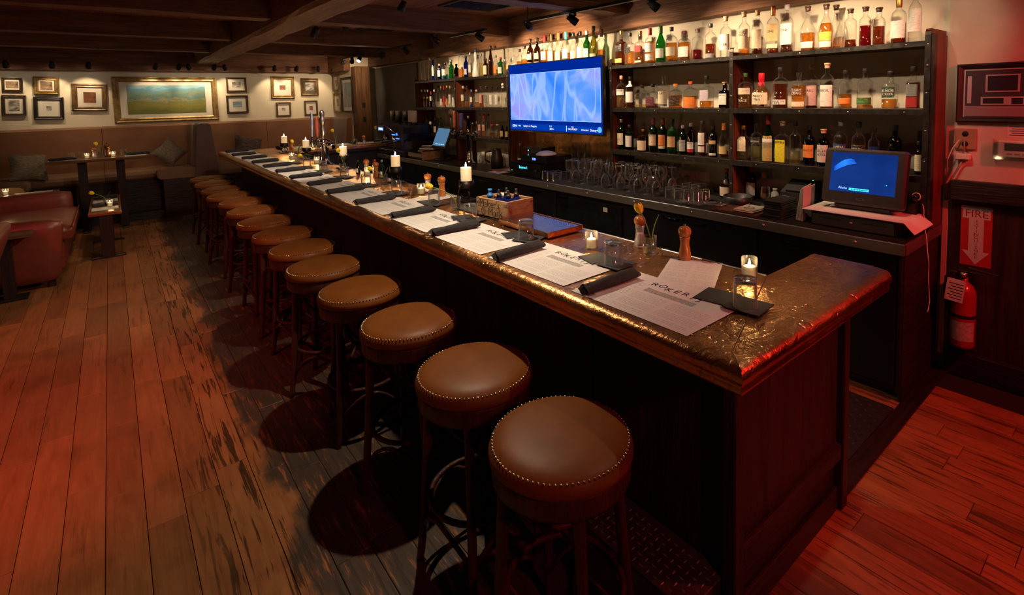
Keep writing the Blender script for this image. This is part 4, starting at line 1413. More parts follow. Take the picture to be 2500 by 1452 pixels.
for k in range(5):
    one('paper_stack', MB().box(-.10, .10, -.13, .13, 0, .010 + .002 * k, M=T(ry=-.20 + .07 * k, rz=.3 * k - .5)), PAPER if k % 2 else pm('kraft_paper', (.45, .36, .26), .85),
        'sheaf of %s paper resting in the desk organizer, %s' % (('kraft', 'white')[k % 2], ['at the bottom', 'second up', 'in the middle', 'second from the top', 'at the top'][k]), 'paper', (3.40 + .02 * k, 7.08 - .03 * k, ZC3 + .030 + .034 * k), group='papers in the organizer')
t = thing('small_terminal', 'small tilted touchscreen showing a pale blue page beside the beer taps', 'monitor', (3.40, 6.61, ZC3))
Mt = T(-.02, 0, .17, ry=.42)
MB().box(-.05, .12, -.10, .10, 0, .02, .004).box(.02, .07, -.04, .04, .02, .24, .006).build('stand', BLACK, t)
MB().box(-.01, .03, -.20, .20, 0, .31, .008, M=Mt).build('housing', BLACK, t)
MB().box(-.0112, -.0104, -.175, .175, .03, .285, M=Mt).build('screen', emis('terminal_screen', (.045, .10, .17), 1.0), t)
m = MB()
for i in range(5):
    m.box(-.0118, -.0114, .10 - i * .05 - .035, .10 - i * .05, .05, .062, M=Mt)
m.build('screen_text', emis('terminal_text', (.2, .6, .9), 1.2), t)
for k in range(7):
    y = 5.92 - .105 * k
    if k in (0, 3, 4):
        t = thing('milk_jug', 'white jug by the copper backsplash, %s of three from the beer taps' % ['first', '', '', 'second', 'third'][k], 'jug', (3.62, y, ZC3), 0, 'white jugs on the back counter')
        MB().lathe([(.0005, 0), (.036, 0), (.040, .004), (.044, .06), (.036, .11), (.040, .135), (.038, .135), (.034, .11), (.041, .06), (.0005, .008)], 18).build('body', WHITE, t)
        MB().tube([(-.03, -.03, .115), (-.055, -.055, .10), (-.055, -.055, .05), (-.03, -.03, .03)], .006, 6).build('handle', WHITE, t)
    else:
        one('paper_cup_stack', MB().lathe([(.0005, 0), (.030, 0), (.034, .05), (.036, .052), (.039, .10), (.041, .102), (.043, .15), (.041, .15), (.0005, .02)], 18), pm('cream_cup', (.60, .54, .45), .6),
            'cream stacked cups, %s stack from the beer taps' % ['', 'first', 'second', '', '', 'third', 'last'][k], 'cup', (3.62, y, ZC3), group='cream cups on the back counter')
t = thing('coffee_grinder_hopper', 'black thermal coffee jug with handle among the white jugs', 'jug', (3.52, 5.38, ZC3))
MB().lathe([(.0005, 0), (.07, 0), (.075, .01), (.075, .12), (.06, .16), (.055, .20), (.05, .225), (.0005, .235)], 20).build('body', BLACK, t)
MB().tube([(-.06, .03, .20), (-.12, .06, .19), (-.125, .062, .10), (-.075, .035, .06)], .011, 8).build('handle', BLACK, t)
one('wall_card', MB().box(-.004, 0, -.06, .06, 0, .16, M=T(ry=.12)), PAPER, 'white printed card leaning on the wall behind the cups', 'card', (3.86, 5.80, ZC3 + .001))

# ---------------------------------------------------------------- glassware drying on the ribbed mat
GLS = glass('drinking_glass', (.97, .98, .975), .04, refl=1.9, edge=.60)


def make_wine():
    t = thing('wine_glass', '', 'glass', (0, 0, 0), 0, 'wine glasses drying on the back counter')
    MB().lathe([(.0005, .004), (.033, .0015), (.034, .0), (.034, .002), (.008, .008), (.004, .016), (.0038, .080), (.006, .088), (.020, .098), (.034, .120), (.041, .150), (.040, .180), (.034, .215),
                (.033, .215), (.039, .180), (.040, .150), (.033, .121), (.019, .100), (.0005, .093)], 20).build('glass_wall', GLS, t)
    return t


def make_pint():
    t = thing('pint_glass', '', 'glass', (0, 0, 0), 0, 'pint glasses stacked on the back counter')
    MB().lathe([(.044, 0), (.0435, .001), (.030, .145), (.0005, .146)], 18).build('outer_wall', GLS, t)
    MB().lathe([(.042, .002), (.029, .128), (.0005, .130)], 18).build('inner_wall', GLS, t)
    return t


def make_rocks():
    t = thing('rocks_glass', '', 'glass', (0, 0, 0), 0, 'rocks glasses upturned on the back counter')
    MB().lathe([(.040, 0), (.0395, .001), (.036, .084), (.034, .088), (.0005, .088)], 16).build('outer_wall', GLS, t)
    MB().lathe([(.0375, .002), (.034, .066), (.0005, .070)], 16).build('inner_wall', GLS, t)
    return t


wg, pg, rg = make_wine(), make_pint(), make_rocks()
used = {}


def put(g, x, y, z, lab, flip=False):
    if g.name not in used:
        used[g.name] = 1
        o = g
        o['label'] = lab
    else:
        o = dup(g, (0, 0, 0), 0, lab)
    o.location = (x, y, z)
    o.rotation_euler = (PI if flip else 0, 0, RND.random() * 6)
    if flip:
        o.location.z = z + .215
    return o


ROWN = ['front', 'second', 'third', 'fourth', 'rear']
for c in range(13):
    for r in range(5):
        x, y = 3.36 + r * .105 + RND.uniform(-.006, .006), 3.86 - c * .098 + (r % 2) * .045
        if y < 2.74 or y > 3.93 or (x > 3.54 and abs(y - 3.51) < .062) or (x > 3.6 and y > 3.84):
            continue
        put(wg, x, y, ZC2, 'stemmed wine glass %s, %s row from the steel edge, %s from the receivers' % (('standing upright', 'turned upside down')[(c + r) % 2], ROWN[r], ORD[c]), (c + r) % 2 == 1)
for k in range(6):
    x, y = 3.33 + .10 * (k % 2), 4.20 - .0 * k - .085 * (k // 2)
    put(rg, x, y, ZC3 if y > 4.0 else ZC2, 'upturned rocks glass beside the audio receiver, %s pair, %s row' % (ORD[k // 2], ('front', 'rear')[k % 2]))
for k in range(8):
    x, y = 3.30 + .095 * (k % 2), 2.66 - .090 * (k // 2)
    put(rg, x + .08, y, ZC2, 'upturned rocks glass past the wine glasses, %s pair, %s row' % (ORD[k // 2], ('front', 'rear')[k % 2]))
for k in range(6):
    put(rg, 3.60 + .09 * (k % 3), 2.66 - .095 * (k // 3), ZC2, 'upturned rocks glass under the lowest shelf, %s column, row %s' % (ORD[k % 3], ('one', 'two')[k // 3]))
for k in range(3):
    for j in range(3):
        put(pg, 3.70, 4.16 - .10 * k, (ZC3 if k < 2 else ZC2) + j * .105, 'upturned pint glass below the television corner, %s stack, %s up' % (ORD[k], ['bottom', 'middle', 'top'][j]))
gr = MB()
for k in range(4):
    one('glass_plate', MB().lathe([(.0005, .001), (.055, .001), (.075, .012), (.073, .014), (.054, .004), (.0005, .004)], 24), GLS, 'shallow clear glass dish on the mat, %s from the black tub' % ORD[k], 'dish',
        (3.30 + .08 * (k % 2), 2.33 - .0 + .11 * (k // 2) - .17 * (k % 2), ZC2 + .001), group='glass dishes on the ribbed mat')

# ---------------------------------------------------------------- bottles
PAL = {'cream': (.72, .62, .44), 'white': (.72, .69, .64), 'parchment': (.62, .42, .20), 'black': (.012, .012, .012), 'gold': (.55, .36, .10), 'red': (.45, .03, .03), 'orange': (.70, .22, .05),
       'grey': (.22, .21, .20), 'green': (.05, .16, .03), 'forest': (.02, .06, .04), 'lilac': (.45, .38, .46), 'maroon': (.12, .02, .03), 'teal': (.06, .42, .42), 'navy': (.02, .03, .12), 'lime': (.38, .48, .08),
       'pink': (.62, .32, .30), 'pinkish': (.60, .30, .24), 'pinkwhite': (.58, .46, .42), 'silver': (.42, .42, .40), 'straw': (.46, .32, .11), 'lemon': (.68, .58, .03), 'brown': (.06, .025, .015), 'rust': (.42, .08, .03),
       'yellow': (.70, .50, .05), 'blue': (.08, .25, .60), 'copper': (.55, .24, .10), 'tan': (.55, .38, .22), 'cork': (.50, .34, .18), 'clear': (.7, .7, .7), 'ball': (.72, .70, .66), 'wax': (.55, .012, .03)}
LABM = {}


def lab_mat(c):
    if c not in LABM:
        t = NT('label_' + c)
        v = t.n('TexCoord').outputs['Object']
        z = t.n('SeparateXYZ', {0: v}).outputs[2]
        ln = t.math('LESS_THAN', t.math('FRACT', t.math('MULTIPLY', z, 105.0)), .30)
        wv = t.math('GREATER_THAN', t.noise(v, 70, 1, .5), .52)
        dk = tuple(x * .35 for x in PAL[c]) if c not in ('black', 'navy', 'forest', 'maroon', 'brown', 'green') else (.45, .42, .36)
        LABM[c] = t.bsdf(col=t.mix(t.math('MULTIPLY', t.math('MULTIPLY', ln, wv), .45), PAL[c], dk), rough=.6, spec=.3)
    return LABM[c]


CAPM = {}


def cap_mat(c):
    if c not in CAPM:
        met = 1.0 if c in ('gold', 'silver', 'copper') else 0.0
        CAPM[c] = CLEAR if c == 'clear' else pm('cap_' + c, PAL[c], .35, met)
    return CAPM[c]


GLM = {'c': glass('bottle_glass', (.955, .965, .95), refl=1.15, edge=.14), 'g': glass('green_glass', (.05, .34, .06), .03, .12), 'e': glass('deep_green_glass', (.02, .10, .035), .03, .10), 'n': glass('brown_glass', (.16, .045, .012), .03, .12),
       'u': glass('blue_glass', (.02, .05, .42), .03, .2), 'k': glass('near_black_glass', (.015, .010, .008), .03, .05), 'w': pm('painted_ceramic', (.70, .68, .66), .2), 'o': glass('olive_glass', (.42, .40, .08), .03, .12)}
LQM = {'a': glass('amber_spirit', (.88, .47, .10), .05, .12, 1.33), 'd': glass('dark_spirit', (.46, .12, .028), .05, .10, 1.33), 'r': glass('ruby_spirit', (.42, .012, .018), .05, .12, 1.33),
       'o': glass('orange_spirit', (.93, .55, .18), .05, .14, 1.33), 'l': glass('straw_spirit', (.88, .78, .42), .05, .06, 1.33), 't': glass('teal_spirit', (.06, .50, .55), .05, .2, 1.33),
       'b': glass('blue_spirit', (.06, .14, .60), .05, .3, 1.33), 'p': glass('pink_spirit', (.75, .30, .28), .05, .2, 1.33)}
SHAPE = {'s': [(.60, 1), (.66, .95), (.70, .80), (.735, .55), (.77, 0), (.97, 0)], 'b': [(.60, 1), (.66, .97), (.71, .82), (.745, .55), (.77, 0), (.95, 0)],
         'm': [(.05, 1), (.40, 1), (.48, .93), (.56, .70), (.62, .45), (.67, 0), (.95, 0)], 't': [(.20, .92), (.38, 1), (.50, .92), (.62, .66), (.70, .42), (.76, 0), (.95, 0)],
         'w': [(.46, 1), (.54, .93), (.62, .74), (.70, .50), (.78, 0), (.97, 0)], 'n': [(.64, 1), (.68, .9), (.71, .6), (.74, 0), (.97, 0)],
         'q': [(.58, 1), (.63, .97), (.66, .80), (.685, .5), (.71, 0), (.95, 0)], 'c': [(.08, 1.05), (.22, .95), (.36, .70), (.50, .55), (.60, .36), (.68, .32), (.76, .46), (.82, .34), (.85, .0)]}
LW = {'a': 'amber', 'd': 'dark amber', 'r': 'ruby red', 'o': 'orange', 'l': 'pale yellow', 't': 'teal', 'b': 'blue', 'p': 'pink', 'c': 'clear'}
GW = {'c': 'clear', 'g': 'green glass', 'e': 'deep green', 'n': 'brown glass', 'u': 'blue glass', 'k': 'near-black', 'w': 'painted white', 'o': 'olive green'}
BAYW = {'right': 'bay beside red-lit wall', 'mid': 'bay just past television', 'tv': 'above the television', 'left': 'far side of television'}


def bottle(name, label, loc, h, r, shp, gl, lq, fill, cap, labels, texts, group=None, rz=0.0):
    t = thing(name, label, 'bottle', loc, rz, group)
    p = 5 if shp == 'q' else 2
    r *= .93 if p == 5 else 1
    nr = min(.0145, r * .42)
    prof = [(.0005, .0)]
    b0 = .78 if shp == 't' else .94
    prof += [(r * b0, .0), (r * (b0 + .05), .006)] + ([(r, .014)] if shp != 't' else [])
    for zf, rf in SHAPE[shp]:
        prof.append((nr if rf == 0 else max(r * rf, nr), zf * h))
    prof.append((nr * 1.12, h * .972))
    prof.append((nr * 1.12, h * .985))
    prof.append((.0005, h * .985))
    sg = 20 if p == 5 else 16
    MB().lathe(prof, sg, p).build('glass_body', GLM[gl], t)

    def rad(z):
        for (r0, z0), (r1, z1) in zip(prof[1:], prof[2:]):
            if z0 <= z <= z1:
                return r0 + (r1 - r0) * (z - z0) / max(z1 - z0, 1e-6)
        return r
    if fill > 0 and lq in LQM:
        zt = fill * h
        lp = [(.0005, .005), (rad(.006) * .93, .005)]
        for rr, z in prof[2:]:
            if .006 < z < zt:
                lp.append((rr * .935, z))
        lp += [(rad(zt) * .935, zt), (.0005, zt)]
        MB().lathe(lp, sg, p).build('liquid', LQM[lq], t)
    if cap == 'ball':
        MB().lathe([(.0005, -.02), (.012, -.016), (.02, 0), (.012, .016), (.0005, .02)], 12, M=T(z=h - .018)).lathe([(nr, h * .80), (nr * 1.4, h * .83), (nr, h * .86)], 10).build('stopper', cap_mat('ball'), t)
    elif cap == 'wax':
        m = MB().lathe([(nr * 1.32, h * .70), (nr * 1.30, h * .78), (nr * 1.45, h * .80), (nr * 1.5, h * .97), (nr * 1.3, h), (.0005, h)], 16)
        for a, l in ((2.6, .14), (3.2, .20), (3.8, .10), (1.8, .12), (4.6, .15)):
            m.tube([(nr * 1.25 * math.cos(a), nr * 1.25 * math.sin(a), h * .74), (nr * 1.4 * math.cos(a), nr * 1.4 * math.sin(a), h * (.71 - l * .4)), (nr * 1.7 * math.cos(a), nr * 1.7 * math.sin(a), h * (.69 - l * .6))], [.006, .005, .003], 6)
        m.build('wax_seal', cap_mat('wax'), t)
    else:
        long_ = cap in ('red', 'copper', 'teal', 'green', 'orange', 'maroon', 'gold') and shp in ('s', 'w')
        z0 = .80 if long_ else .885
        m = MB().lathe([(nr * 1.10, h * z0), (nr * 1.16, h * (z0 + .008)), (nr * 1.22, h * .985), (nr * 1.12, h), (.0005, h)], 14, cap0=True)
        if cap in ('tan', 'brown', 'cork'):
            m.lathe([(.0005, h * .955), (nr * 1.42, h * .955), (nr * 1.42, h * .998), (.0005, h * 1.002)], 14)
        m.build('cap', cap_mat(cap), t)
    for c, z0, z1 in labels:
        a0 = PI - 1.15 if p == 2 else PI - .72
        a1 = PI + 1.15 if p == 2 else PI + .72
        k = 4
        lp = [(rad(h * (z0 + (z1 - z0) * i / k)) * 1.008 + .0008, h * (z0 + (z1 - z0) * i / k)) for i in range(k + 1)]
        MB().lathe(lp, 12, p, a0=a0, a1=a1).build('paper_label', lab_mat(c), t)
    if texts:
        by = {}
        for s, c, zf in texts:
            m = by.setdefault(c, MB())
            rr = rad(h * zf) * 1.012 + .0014
            wv = text_w(s)
            size = min(.026, rr * (1.55 if p == 2 else 1.45) / wv * (1.15 if p == 2 else 1))
            v, f = text_geo(s)
            vs = []
            for x, y, _ in v:
                a = x * size
                if p == 2:
                    g = a / rr
                    vs.append((-rr * math.cos(g), -rr * math.sin(g), h * zf + y * size))
                else:
                    vs.append((-rr - .0004, -a, h * zf + y * size))
            m.add(vs, f)
        for c, m in by.items():
            m.build('lettering', pm('ink_' + c, PAL[c], .6), t)
    return t


ROWS = [
(2.02,'top','right',[
 (3.67,2.173,0.329,0.0423,'s','c','a',0.42,'tan',[('cream',0.16,0.6)],[('HIGH','black',0.54),('WEST','black',0.47)]),
 (3.67,2.063,0.327,0.0414,'s','c','d',0.4,'tan',[('cream',0.14,0.56)],[]),
 (3.67,1.943,0.34,0.0449,'s','c','d',0.16,'copper',[('parchment',0.26,0.62),('cream',0.11,0.2)],[('ONE','black',0.46)]),
 (3.67,1.84,0.336,0.0444,'s','c','d',0.2,'white',[('white',0.16,0.6)],[('ONE','black',0.46)]),
 (3.67,1.692,0.304,0.0512,'t','c','a',0.4,'brown',[('white',0.06,0.2)],[]),
 (3.67,1.569,0.3,0.0467,'t','c','a',0.58,'brown',[('white',0.05,0.18),('lime',0.19,0.38)],[]),
 (3.8,1.559,0.306,0.0398,'t','c','o',0.08,'brown',[],[]),
 (3.67,1.416,0.248,0.0374,'b','c','d',0.2,'brown',[],[]),
 (3.67,1.326,0.248,0.0362,'b','c','r',0.52,'brown',[],[]),
 (3.67,1.248,0.233,0.0345,'b','c','d',0.5,'brown',[],[]),
 (3.67,1.139,0.273,0.0421,'s','c','d',0.45,'gold',[('white',0.12,0.5)],[]),
 (3.67,1.053,0.317,0.0346,'s','c','c',0,'clear',[('white',0.2,0.62)],[]),
]),
(2.02,'top','mid',[
 (3.67,3.451,0.325,0.0528,'q','c','d',0.75,'gold',[('black',0.4,0.58),('gold',0.08,0.2)],[]),
 (3.67,3.328,0.293,0.0468,'q','c','o',0.42,'black',[('black',0.36,0.54)],[]),
 (3.67,3.204,0.295,0.0458,'q','c','a',0.38,'gold',[('red',0.36,0.56),('cream',0.05,0.11)],[]),
 (3.67,3.09,0.308,0.0459,'s','c','a',0.62,'red',[('white',0.32,0.58),('white',0.08,0.27)],[]),
 (3.67,2.97,0.313,0.0456,'w','g','c',0,'green',[('white',0.12,0.38)],[]),
 (3.67,2.852,0.292,0.0504,'s','c','a',0.54,'black',[('cream',0.16,0.42)],[]),
 (3.67,2.721,0.245,0.0534,'b','c','a',0.62,'maroon',[('silver',0.12,0.46)],[]),
 (3.67,2.591,0.247,0.0454,'b','c','r',0.32,'brown',[],[]),
 (3.67,2.467,0.276,0.0431,'s','c','d',0.42,'black',[('grey',0.02,0.14)],[]),
 (3.67,2.33,0.316,0.0448,'s','c','c',0,'tan',[('white',0.18,0.56)],[('RIVER','navy',0.3)]),
]),
(2.02,'top','tv',[
 (3.67,5.173,0.303,0.029,'n','c','c',0,'clear',[('cream',0.1,0.4)],[]),
 (3.67,5.058,0.284,0.0382,'b','c','a',0.5,'brown',[],[]),
 (3.67,4.96,0.314,0.0425,'b','c','a',0.5,'brown',[],[]),
 (3.67,4.847,0.383,0.0396,'s','n','c',0,'brown',[('cream',0.38,0.55),('cream',0.08,0.3)],[]),
 (3.67,4.718,0.384,0.0399,'s','n','c',0,'brown',[('cream',0.38,0.55),('cream',0.08,0.3)],[]),
 (3.67,4.592,0.399,0.0406,'s','c','a',0.6,'red',[('white',0.32,0.55),('white',0.08,0.24)],[]),
 (3.67,4.471,0.4,0.0422,'s','c','a',0.55,'gold',[('white',0.14,0.54)],[]),
 (3.67,4.348,0.396,0.0437,'w','c','o',0.5,'orange',[('cream',0.2,0.5)],[]),
 (3.67,4.228,0.396,0.043,'s','c','a',0.45,'teal',[('white',0.3,0.55),('teal',0.14,0.28)],[]),
 (3.67,4.112,0.376,0.0338,'s','c','l',0.2,'black',[('cream',0.2,0.5)],[]),
 (3.67,4.006,0.377,0.0354,'s','c','o',0.2,'black',[('white',0.24,0.58)],[]),
 (3.67,3.909,0.375,0.037,'s','g','c',0,'white',[('white',0.1,0.52)],[]),
 (3.67,3.808,0.407,0.0426,'w','o','c',0,'black',[('cream',0.14,0.34)],[]),
 (3.67,3.7,0.368,0.0458,'s','c','o',0.46,'maroon',[('navy',0.12,0.32)],[]),
]),
(2.02,'top','left',[
 (3.67,7.666,0.435,0.0305,'n','c','c',0,'silver',[('orange',0.02,0.16)],[]),
 (3.67,7.56,0.375,0.0302,'n','c','c',0,'grey',[],[]),
 (3.67,7.449,0.38,0.0329,'n','c','c',0,'red',[],[]),
 (3.67,7.345,0.342,0.0297,'n','c','c',0,'white',[],[]),
 (3.67,7.226,0.346,0.0265,'s','u','c',0,'grey',[('white',0.2,0.6)],[]),
 (3.67,7.137,0.33,0.0263,'n','c','c',0,'black',[],[]),
 (3.67,7.032,0.232,0.0347,'s','u','c',0,'tan',[('white',0.2,0.7)],[]),
 (3.67,6.859,0.236,0.0513,'b','c','t',0.3,'black',[('white',0.24,0.6)],[]),
 (3.67,6.689,0.269,0.0393,'s','g','c',0,'silver',[],[]),
 (3.67,6.545,0.203,0.036,'b','k','c',0,'black',[],[]),
 (3.67,6.405,0.415,0.0411,'n','c','o',0.3,'clear',[('orange',0.03,0.3)],[]),
 (3.67,6.283,0.296,0.0335,'s','u','c',0,'navy',[('white',0.15,0.4)],[]),
 (3.67,6.174,0.331,0.0279,'s','c','o',0.2,'silver',[('white',0.2,0.5)],[]),
 (3.67,6.037,0.364,0.0475,'c','w','c',0,'navy',[],[]),
 (3.67,5.911,0.295,0.0287,'w','c','l',0.6,'grey',[],[]),
 (3.67,5.792,0.225,0.0361,'b','n','c',0,'brown',[('cream',0.1,0.6)],[]),
 (3.67,5.674,0.377,0.0321,'w','n','c',0,'black',[],[]),
 (3.67,5.561,0.25,0.0303,'s','c','o',0.3,'grey',[('orange',0.1,0.5)],[]),
 (3.67,5.453,0.217,0.0374,'b','g','c',0,'red',[('white',0.1,0.45)],[]),
 (3.67,5.367,0.186,0.0197,'s','c','l',0.5,'white',[],[]),
 (3.67,5.296,0.303,0.0245,'n','c','l',0.3,'clear',[('orange',0.2,0.4)],[]),
]),
(1.624,'middle','right',[
 (3.67,2.17,0.267,0.0547,'b','c','a',0.4,'green',[('cream',0.4,0.58)],[('TRACE','white',0.22)]),
 (3.673,2.032,0.261,0.067,'m','c','a',0.62,'wax',[('cream',0.12,0.45)],[("Maker's",'black',0.36),('Mark','black',0.26)]),
 (3.67,1.884,0.294,0.0519,'b','c','d',0.6,'black',[('white',0.1,0.22)],[('TEMPLETON','black',0.175),('RYE','black',0.13)]),
 (3.67,1.749,0.25,0.0486,'b','c','a',0.66,'clear',[('cream',0.06,0.2)],[('ELIJAH','white',0.52),('CRAIG','white',0.43)]),
 (3.8,1.72,0.307,0.0423,'s','c','d',0.3,'tan',[('pink',0.06,0.52)],[('BASIL','black',0.4)]),
 (3.67,1.557,0.306,0.0432,'s','c','d',0.4,'tan',[('white',0.05,0.52)],[('BASIL','black',0.4)]),
 (3.67,1.439,0.253,0.0404,'b','c','a',0.38,'black',[('orange',0.13,0.28)],[]),
 (3.67,1.32,0.257,0.0467,'b','c','o',0.1,'black',[('green',0.11,0.28)],[]),
 (3.67,1.176,0.234,0.0442,'q','c','o',0.26,'black',[('forest',0.3,0.58)],[('KNOB','white',0.48),('CREEK','white',0.39)]),
 (3.67,1.052,0.255,0.037,'q','c','d',0.62,'black',[('red',0.04,0.28),('grey',0.3,0.58)],[]),
]),
(1.624,'middle','mid',[
 (3.67,3.451,0.303,0.0493,'b','c','o',0.36,'pinkish',[('white',0.4,0.58)],[('MICHTER','black',0.53)]),
 (3.67,3.331,0.29,0.0452,'s','c','d',0.2,'black',[('white',0.18,0.52),('white',0.68,0.86)],[]),
 (3.67,3.185,0.202,0.0606,'q','c','l',0.16,'brown',[],[]),
 (3.67,3.063,0.211,0.0574,'q','c','r',0.18,'black',[('maroon',0.1,0.46)],[]),
 (3.67,2.941,0.279,0.0509,'s','c','c',0,'clear',[('cream',0.14,0.52),('grey',0.06,0.13)],[('EL BAC','black',0.46)]),
 (3.67,2.815,0.207,0.0582,'b','c','a',0.54,'orange',[('brown',0.1,0.5)],[]),
 (3.67,2.661,0.221,0.0596,'b','c','a',0.46,'rust',[('orange',0.02,0.42)],[]),
 (3.67,2.504,0.262,0.0496,'q','c','a',0.22,'black',[('lilac',0.24,0.56)],[]),
 (3.67,2.337,0.206,0.0416,'q','k','c',0,'tan',[('white',0.14,0.56)],[('BREW NIGHT','black',0.5)]),
]),
(1.624,'middle','left',[
 (3.67,7.65,0.27,0.0244,'s','c','d',0.5,'white',[],[]),
 (3.67,7.538,0.268,0.0242,'s','c','c',0,'white',[('orange',0.5,0.6)],[]),
 (3.67,7.443,0.265,0.024,'s','c','c',0,'white',[('gold',0.5,0.6)],[]),
 (3.67,7.338,0.238,0.0238,'s','k','c',0,'red',[('white',0.4,0.7)],[]),
 (3.67,7.23,0.26,0.0248,'s','c','c',0,'white',[],[]),
 (3.67,7.11,0.314,0.0269,'s','c','c',0,'black',[],[]),
 (3.67,7.009,0.309,0.0255,'s','c','c',0,'grey',[('white',0.1,0.4)],[]),
 (3.67,6.921,0.317,0.0242,'s','c','c',0,'red',[('red',0.05,0.5)],[]),
 (3.67,6.836,0.315,0.0251,'s','c','c',0,'yellow',[('orange',0.1,0.4)],[]),
 (3.67,6.742,0.301,0.0284,'s','c','c',0,'tan',[('white',0.2,0.6)],[]),
 (3.67,6.65,0.281,0.0259,'s','c','c',0,'black',[('white',0.1,0.5)],[]),
 (3.67,6.489,0.282,0.0249,'w','c','o',0.5,'grey',[],[]),
 (3.67,6.389,0.291,0.0297,'b','c','o',0.3,'cream',[('cream',0.3,0.6)],[]),
 (3.67,6.28,0.291,0.0283,'b','c','o',0.5,'black',[('black',0.3,0.6)],[]),
 (3.67,6.167,0.235,0.0269,'b','c','b',0.2,'blue',[('white',0.3,0.6)],[]),
 (3.67,6.048,0.232,0.0319,'b','c','o',0.3,'pink',[],[]),
 (3.67,5.929,0.272,0.0325,'b','c','p',0.6,'brown',[('pinkish',0.2,0.6)],[]),
 (3.67,5.801,0.269,0.0321,'b','c','c',0,'brown',[('grey',0.2,0.6)],[]),
 (3.67,5.677,0.26,0.0328,'b','c','c',0,'black',[('white',0.15,0.62)],[]),
 (3.67,5.551,0.256,0.0323,'b','c','c',0,'black',[('white',0.15,0.62)],[]),
 (3.67,5.427,0.298,0.029,'s','c','c',0,'ball',[],[]),
 (3.67,5.318,0.295,0.0286,'s','c','c',0,'ball',[],[]),
]),
(1.231,'bottom','right',[
 (3.67,2.174,0.262,0.0447,'q','c','l',0.25,'gold',[('cream',0.26,0.68)],[]),
 (3.67,2.068,0.282,0.0421,'b','c','l',0.45,'black',[('black',0.44,0.64)],[('LANTERN','white',0.52)]),
 (3.67,1.974,0.344,0.0419,'w','e','c',0,'red',[('straw',0.02,0.56),('white',0.3,0.5)],[]),
 (3.67,1.866,0.302,0.0452,'q','c','l',0.4,'cork',[('lemon',0.03,0.56)],[('EPPEN','black',0.5)]),
 (3.67,1.772,0.304,0.0387,'n','c','l',0.3,'black',[],[]),
 (3.67,1.672,0.276,0.0388,'s','k','c',0,'black',[('orange',0.2,0.52)],[('APRICOT','black',0.38)]),
 (3.67,1.575,0.255,0.0387,'b','k','c',0,'tan',[('pinkwhite',0.12,0.58)],[('LICHI','black',0.42),('AYES','black',0.32)]),
 (3.67,1.464,0.313,0.0424,'s','c','r',0.5,'grey',[('navy',0.38,0.52)],[('CAMPARI','white',0.45)]),
 (3.67,1.353,0.309,0.0408,'s','c','o',0.5,'black',[('black',0.36,0.5)],[('APEROL','white',0.43)]),
 (3.67,1.263,0.273,0.0326,'b','c','b',0.55,'black',[],[]),
 (3.67,1.143,0.293,0.0399,'b','k','c',0,'black',[('cream',0.22,0.4)],[]),
 (3.67,1.016,0.199,0.0184,'s','k','c',0,'black',[('cream',0.1,0.6)],[]),
]),
(1.231,'bottom','mid',[
 (3.67,3.456,0.288,0.0388,'s','e','c',0,'silver',[('cream',0.16,0.54)],[('VO','black',0.34)]),
 (3.67,3.348,0.234,0.04,'s','e','c',0,'black',[('white',0.14,0.58)],[]),
 (3.67,3.183,0.199,0.0554,'b','n','c',0,'gold',[('cream',0.06,0.5)],[]),
 (3.67,3.062,0.305,0.0416,'s','e','c',0,'maroon',[('cream',0.2,0.52)],[('JAMESON','black',0.48)]),
 (3.67,2.956,0.307,0.039,'s','e','c',0,'maroon',[('orange',0.22,0.52),('cream',0.13,0.21)],[('JAMESON','white',0.48)]),
 (3.67,2.852,0.301,0.0444,'s','g','c',0,'black',[('parchment',0.2,0.5)],[]),
 (3.67,2.74,0.251,0.0329,'s','e','c',0,'grey',[('silver',0.12,0.5)],[('TEELING','black',0.42)]),
 (3.67,2.658,0.27,0.0326,'s','k','c',0,'grey',[('white',0.2,0.42),('red',0.1,0.19)],[('SLANE','black',0.37)]),
 (3.67,2.55,0.293,0.0325,'s','c','d',0.4,'silver',[('white',0.32,0.66),('white',0.12,0.28)],[]),
 (3.67,2.445,0.252,0.0334,'b','k','c',0,'black',[('parchment',0.42,0.54),('cream',0.06,0.14)],[]),
 (3.67,2.346,0.276,0.0373,'w','c','d',0.2,'orange',[('parchment',0.12,0.34)],[]),
]),
(1.231,'bottom','left',[
 (3.67,7.522,0.26,0.0304,'s','o','c',0,'black',[],[]),
 (3.67,7.371,0.275,0.03,'s','k','c',0,'black',[('white',0.5,0.65)],[]),
 (3.67,7.23,0.221,0.0326,'s','c','d',0.2,'black',[('cream',0.1,0.5)],[]),
 (3.67,7.06,0.243,0.0293,'s','c','c',0,'black',[],[]),
 (3.67,6.276,0.278,0.0327,'s','k','c',0,'grey',[],[]),
 (3.67,6.166,0.188,0.027,'b','c','c',0,'silver',[],[]),
 (3.67,6.07,0.205,0.0241,'b','c','c',0,'silver',[('grey',0.1,0.4)],[]),
 (3.67,5.981,0.314,0.0287,'s','c','p',0.3,'grey',[('pinkish',0.3,0.55)],[]),
 (3.67,5.882,0.31,0.0284,'s','c','o',0.3,'red',[('pinkish',0.3,0.55)],[]),
 (3.67,5.774,0.317,0.0271,'s','c','c',0,'black',[],[]),
 (3.67,5.696,0.18,0.0387,'m','c','a',0.4,'red',[],[]),
 (3.67,5.565,0.186,0.0366,'m','c','l',0.4,'tan',[],[]),
 (3.67,5.465,0.178,0.0303,'s','k','c',0,'black',[('parchment',0.2,0.6)],[]),
 (3.67,5.353,0.171,0.0299,'s','k','c',0,'black',[('parchment',0.2,0.6)],[]),
]),
]


